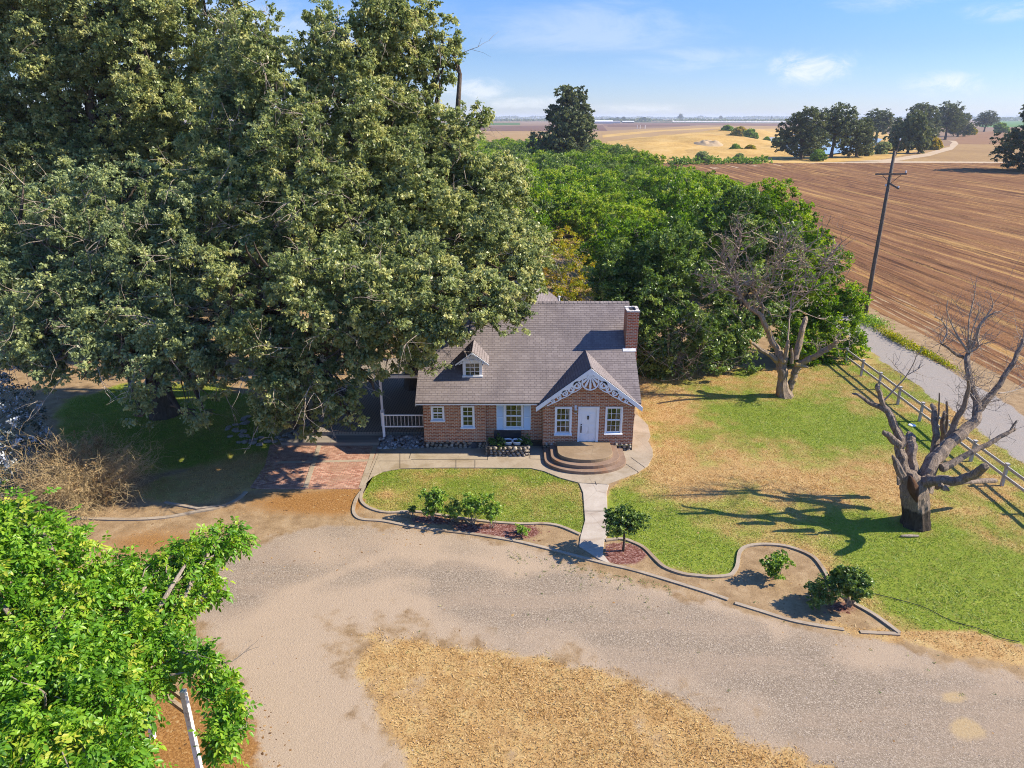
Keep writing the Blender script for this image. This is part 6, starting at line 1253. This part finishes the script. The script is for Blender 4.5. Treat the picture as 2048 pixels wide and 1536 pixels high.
k = MB(); k.bar((-1.3, -.16, z1), (1.15, -.16, z1 + .02), .1, .12); c_a = k.build('crossarm', WOODP, pt); k = MB(); k.bar((-.02, -.10, z2 + .25), (.55, -.6, z2 - .12), .12, .13); c_b = k.build('crossarm', WOODP, pt)
for q in ((1.08, -.16, z1 + .18), (.5, -.55, z2 - .0), (-.28, -.1, z2 + .1), (.2, -.05, zt_ + .85)): k = MB(); k.lathe([(.03, q[2] - .1), (.075, q[2] - .04), (.05, q[2]), (.07, q[2] + .04), (.03, q[2] + .09)], q[0], q[1], 10); k.build('insulator', INS, pt)
k = MB(); k.tube([(.12, 0, zt_ - .4), (.17, 0, zt_ + .2), (.2, -.05, zt_ + .8)], .035, 6); k.bar((-.25, -.05, z2 + .1), (.0, -.05, z2 + .1), .04, .04); k.build('pin_bracket', WOODP, pt); k = MB(); k.tube([(-.75, -.16, z1 - .05), (0, -.13, z1 - .75)], .02, 5); k.tube([(.75, -.16, z1 - .05), (0, -.13, z1 - .75)], .02, 5); k.build('brace', IRON, pt)
c = G(1824, 851); k = MB(); k.lathe([(.20, -.02), (.20, .03), (.17, .05), (.02, .055)], c.x, c.y, 20); tag(k.build('valve_cover', WHITE), 'white round cover lying on the grass by a fence post', 'cover')
k = MB(); k.tube(spline([G(a, b_, .035) for a, b_ in ((1740,1185),(1800,1200),(1850,1215),(1900,1240),(1960,1258),(2000,1275),(2040,1284))], 5), .012, 6); tag(k.build('soaker_hose', m_simple('hose_rubber', (.015, .015, .015), (.04, .04, .04), 9, .6, 0)), 'thin black hose snaking over the green lawn', 'hose')

# ------------------------------------------------------------------ far trees, river bank shrubs, farm buildings
def far_oak(seed, w_, h_, L=.62, dens=1.0, droop=.7, t0=.5, nl=34, mat=OAKFAR, lab='', y=-400, stem=.22, lo=.16):
    rs = np.random.default_rng(seed); random.seed(seed); t = thing('oak_tree', lab, 'tree', (0, y, 0)); lob = []
    for i in range(30):
        a = i * 2.4 + rs.uniform(-.5, .5); u = rs.random(); zz = h_ * (lo + (.84 - lo) * u); rr = w_ * .5 * (1 - .55 * u ** 1.6) * (.35 + .6 * rs.random()) * .86; lob.append(((rr * math.cos(a), rr * math.sin(a), zz), w_ * rs.uniform(.13, .2)))
    me, CC = crown_mesh('crown', mat, lob, w_ * .055, nl, L, seed, droop, dens * 1.7, t0, .6, .5, None, .2, .95, .34); np_obj('crown', me, t); mb = MB(); limbs(mb, (0, 0, 0), lob, w_ * .03, h_ * stem, rs, 5, 0); mb.build('trunk', BARK_OAK, t, smooth=True); return t
def place(t, px, pyb, lab, rz=0, sc=1.0, copy=True, grp=None, flat=False):
    c = G(px, pyb); o = copy_tree(t, c, rz, sc, lab) if copy else t
    if not copy: o.location = c; o.rotation_euler = (0, 0, rz); o.scale = (sc, sc, sc) if np.isscalar(sc) else sc; o['label'] = lab
    if grp: o['group'] = grp
    return o
fo1 = far_oak(401, 24, 23, .75, .8, lo=.2); fo2 = far_oak(402, 22, 24, .75, .62, lo=.38, stem=.34); fo3 = far_oak(403, 20, 16, .8, t0=.62, droop=.9, stem=.12); fo4 = far_oak(404, 17, 27, .7, 1.1, .5, .5)
# lone tall oak in the orchard's far end
fo4.location = (17.3, 226, 0); fo4['label'] = 'tall narrow oak rising out of the far end of the orchard'
lone = far_oak(409, 22, 19, .75, 1.0, .5, .48); lone.location = (16.0, 222, 0); lone['label'] = 'broad lower oak at the foot of the tall narrow oak in the orchard'
GO = 'oaks along the river bank'
place(fo1, 1602, 318, 'drooping oak at the left end of the pond oaks, its leaves touching the ground', .3, (.95, .95, .88), False, GO)
place(fo2, 1662, 315, 'oak with an open bare trunk showing blue pond water behind it', 1.2, (1.0, 1.0, .9), False, GO)
place(fo1, 1712, 314, 'third oak of the pond group with foliage down to its base', 2.2, (.72, .72, .70), True, GO)
place(fo3, 1815, 306, 'light green rounded willowy tree nearest the sandy track bend', .5, (1.0, 1.0, 1.15), False, GO)
place(fo2, 1752, 282, 'far dark oak between the pond oaks and the light green tree', 2.8, (1.25, 1.25, .92), True, GO)
place(fo1, 1838, 284, 'tall dark oak behind the light green willowy tree', 4.0, (1.2, 1.2, 1.12), True, GO)
place(fo2, 1890, 279, 'tallest oak crown at the right of the river oaks', 3.3, (1.25, 1.25, 1.15), True, GO)
place(fo1, 1915, 273, 'leaning oak whose low boughs overhang the sandy track', 5.1, (1.1, 1.1, .9), True, GO)
place(fo2, 1968, 263, 'far small oak at the end of the river oak row', .9, (1.3, 1.3, 1.0), True, GO)
place(fo1, 2085, 342, 'oak cut by the right picture edge with a long dark shadow on the field', 1.9, (1.3, 1.3, .98), True, GO)
fsh = far_oak(405, 7, 4.2, .5, .9, .2, .75, 30, YELLOWGREEN, '', -420, .1); fsg = far_oak(406, 7, 4.4, .5, .9, .2, .55, 30, SHRUB, '', -430, .1); fsp = far_oak(407, 6, 4, .45, .8, .2, .7, 26, OAKBLUE, '', -440, .1)
for o in (fsh, fsg, fsp): o.name = 'bank_shrub'; o['category'] = 'shrub'
GS = 'shrubs on the dry river bank'
sp_ = [(fsg, 1470, 307, .9, 'bright shrub left of the two in the middle of the dry bank', 0), (fsh, 1500, 307, .9, 'yellow green shrub in the middle of the dry golden bank', 0), (fsp, 1404, 326, 1.0, 'grey green shrub standing alone above the hedge row', 0), (fsg, 1455, 273, 2.0, 'leftmost of the far shrubs by the pond head', 1), (fsh, 1478, 275, 2.0, 'brightest of the far shrubs by the pond head', 1), (fsg, 1500, 278, 1.6, 'rightmost of the far shrubs by the pond head', 1), (fsg, 1532, 287, .9, 'small dark green shrub at the left tip of the water', 1), (fsp, 1553, 292, 1.2, 'reedy shrub at the water edge left of the pond oaks', 1), (fsp, 1730, 312, 1.1, 'grey shrub between the pond oaks and the track', 1), (fsp, 1765, 308, 1.3, 'olive shrub beside the light green willowy tree', 1), (fsh, 1785, 302, 1.0, 'yellowish shrub left of the willowy tree base', 1), (fsh, 1860, 299, 1.5, 'bright shrub right of the willowy tree base', 1), (fsp, 1478, 322, .7, 'faint low shrub behind the hedge row', 1), (fsg, 1635, 322, .9, 'dark brush under the pond oaks', 1), (fsh, 1940, 270, 1.8, 'yellow green shrub before the far end of the oak row', 1), (fsg, 2000, 266, 2.2, 'green shrub beside the far bright field', 1)]
for pr, px, py, s, lab, cpy in sp_: place(pr, px, py, lab, random.uniform(0, 6), s, bool(cpy), GS)
# low hedge row beside the track
mb = []; rs = np.random.default_rng(61); lob = []
for px in range(1345, 1535, 7):
    c = G(px, 328.5 + rs.uniform(-2, 2) - (px - 1345) * .012); lob.append(((c.x, c.y, .8), rs.uniform(1.2, 2.0)))
t = thing('hedge_row', 'low green hedge row along the sandy track before the dry bank', 'hedge', (0, 0, 0)); me, _ = crown_mesh('foliage', SHRUB, lob, .7, 26, .5, 62, .1, .9, .5, .4); np_obj('foliage', me, t)
# horizon tree lines, each a far wood that reads as one mass
def treeline(lab, x0, x1, py, hpx, n, seed, mat):
    rs = np.random.default_rng(seed); px = rs.uniform(x0, x1, n); c = [G(a, py + rs.uniform(-.6, .6)) for a in px]; base = np.array([tuple(q) for q in c]); D = base[:, 1]
    hgt = hpx / F * D; env = .35 + .9 * fbm(px * .045, px * 0, seed, 3) ** 1.4; z = rs.random(n) * hgt * env; C = base + np.stack([rs.normal(size=n) * 3, rs.normal(size=n) * 12, z], 1)
    s = D * .0019 * (.6 + .9 * rs.random(n)); V, idx, tt = leaf_quads(C, unit(rs.normal(size=(n, 3))), unit(rs.normal(size=(n, 3)) + np.array([0, -.6, .5])), s, s * .8, np.clip(rs.normal(size=n) * .22 + .45, 0, 1)); tag(np_obj('far_woods', np_mesh('far_woods', V, 4, idx, mat, tint=tt)), lab, 'woods', kind='stuff')
treeline('hazy line of woods along the whole horizon', 600, 2500, 238.3, 5.5, 16000, 71, OAKFAR); treeline('nearer strip of trees and hedges before the horizon woods', 880, 1620, 242.3, 4.5, 6000, 72, OAKFAR); treeline('far bluish woods right of the river oaks', 1950, 2400, 241.5, 9, 4000, 73, OAKFAR); treeline('belt of farm trees around the white sheds', 1200, 1300, 243.5, 8, 2400, 74, OAKFAR)
GF = 'lone trees far out on the plain'
for px, py, s, lab in ((1288, 244, .0, 'round lone tree right of the white farm sheds'), (1361, 241.5, .0, 'lone tree standing highest on the distant horizon'), (1247, 243.5, .0, 'bushy tree just behind the white farm shed'), (1235, 243, .0, 'small tree left behind the white farm shed'), (1543, 240.5, 0, 'thin pointed tree on the horizon left of the pond oaks'), (1204, 240.5, 0, 'small pointed tree at the left end of the farm trees'), (1441, 240.5, 0, 'ragged tree on the horizon before the pale covered field')):
    c = G(px, py); tgt = {1288: 9, 1361: 12, 1247: 9, 1235: 8, 1543: 8, 1204: 7, 1441: 8}[px] * c.y / F; s = tgt / 23; place(fo2, px, py, lab, px, (s * (.45 if px in (1543, 1204) else 1.0),) * 2 + (s,), True, GF)
for px, py, wd, dp, hh, lab in ((1200, 247, 70, 30, 9, 'long white farm shed with a pale roof behind the lone orchard oak'), (1226, 246.5, 40, 20, 7, 'lower grey roofed shed right of the long white shed'), (1256, 245.8, 36, 16, 6, 'small brown barn among the far farm trees')):
    c = G(px, py); t = thing('farm_shed', lab, 'shed', c, 'far farm buildings'); k = MB(); k.box(-wd / 2, wd / 2, -dp / 2, dp / 2, 0, hh * .6); k.build('wall', m_paint('shed_wall' + str(px), (.55, .54, .52) if px < 1250 else (.2, .13, .1)), t)
    k = MB(); a, b_ = wd / 2 + 1, dp / 2 + 1; k.quad((-a, -b_, hh * .6), (a, -b_, hh * .6), (a, 0, hh), (-a, 0, hh)); k.quad((a, b_, hh * .6), (-a, b_, hh * .6), (-a, 0, hh), (a, 0, hh)); k.build('roof', m_paint('shed_roof' + str(px), (.6, .6, .6) if px != 1226 else (.25, .24, .24)), t)
for px in (1274, 1280, 1290): c = G(px, 257.5); t = thing('field_post', {1274: 'leftmost', 1280: 'middle', 1290: 'rightmost'}[px] + ' of three pale standpipes in the far brown field', 'standpipe', c, 'standpipes in the far field'); k = MB(); k.tube([(0, 0, 0), (0, 0, 5)], .35, 8); k.build('pipe', WHITE, t); k = MB(); k.lathe([(.5, 4.8), (.5, 5.3)], 0, 0, 8); k.build('cap', WHITE, t)

# ------------------------------------------------------------------ the summer haze over the plain
hz = MB(); hz.box(-9000, 9000, -80, 15800, -1.5, 42)
m = bpy.data.materials.new('summer_haze'); m.use_nodes = True; nt = m.node_tree; nt.nodes.clear()
pv = nt.nodes.new('ShaderNodeVolumePrincipled'); pv.inputs['Color'].default_value = (.80, .88, 1, 1); pv.inputs['Density'].default_value = .00011; pv.inputs['Anisotropy'].default_value = 0.0
o_ = nt.nodes.new('ShaderNodeOutputMaterial'); nt.links.new(pv.outputs[0], o_.inputs['Volume'])
tag(hz.build('haze', m), 'thin pale summer haze over the plain', 'haze', kind='stuff')
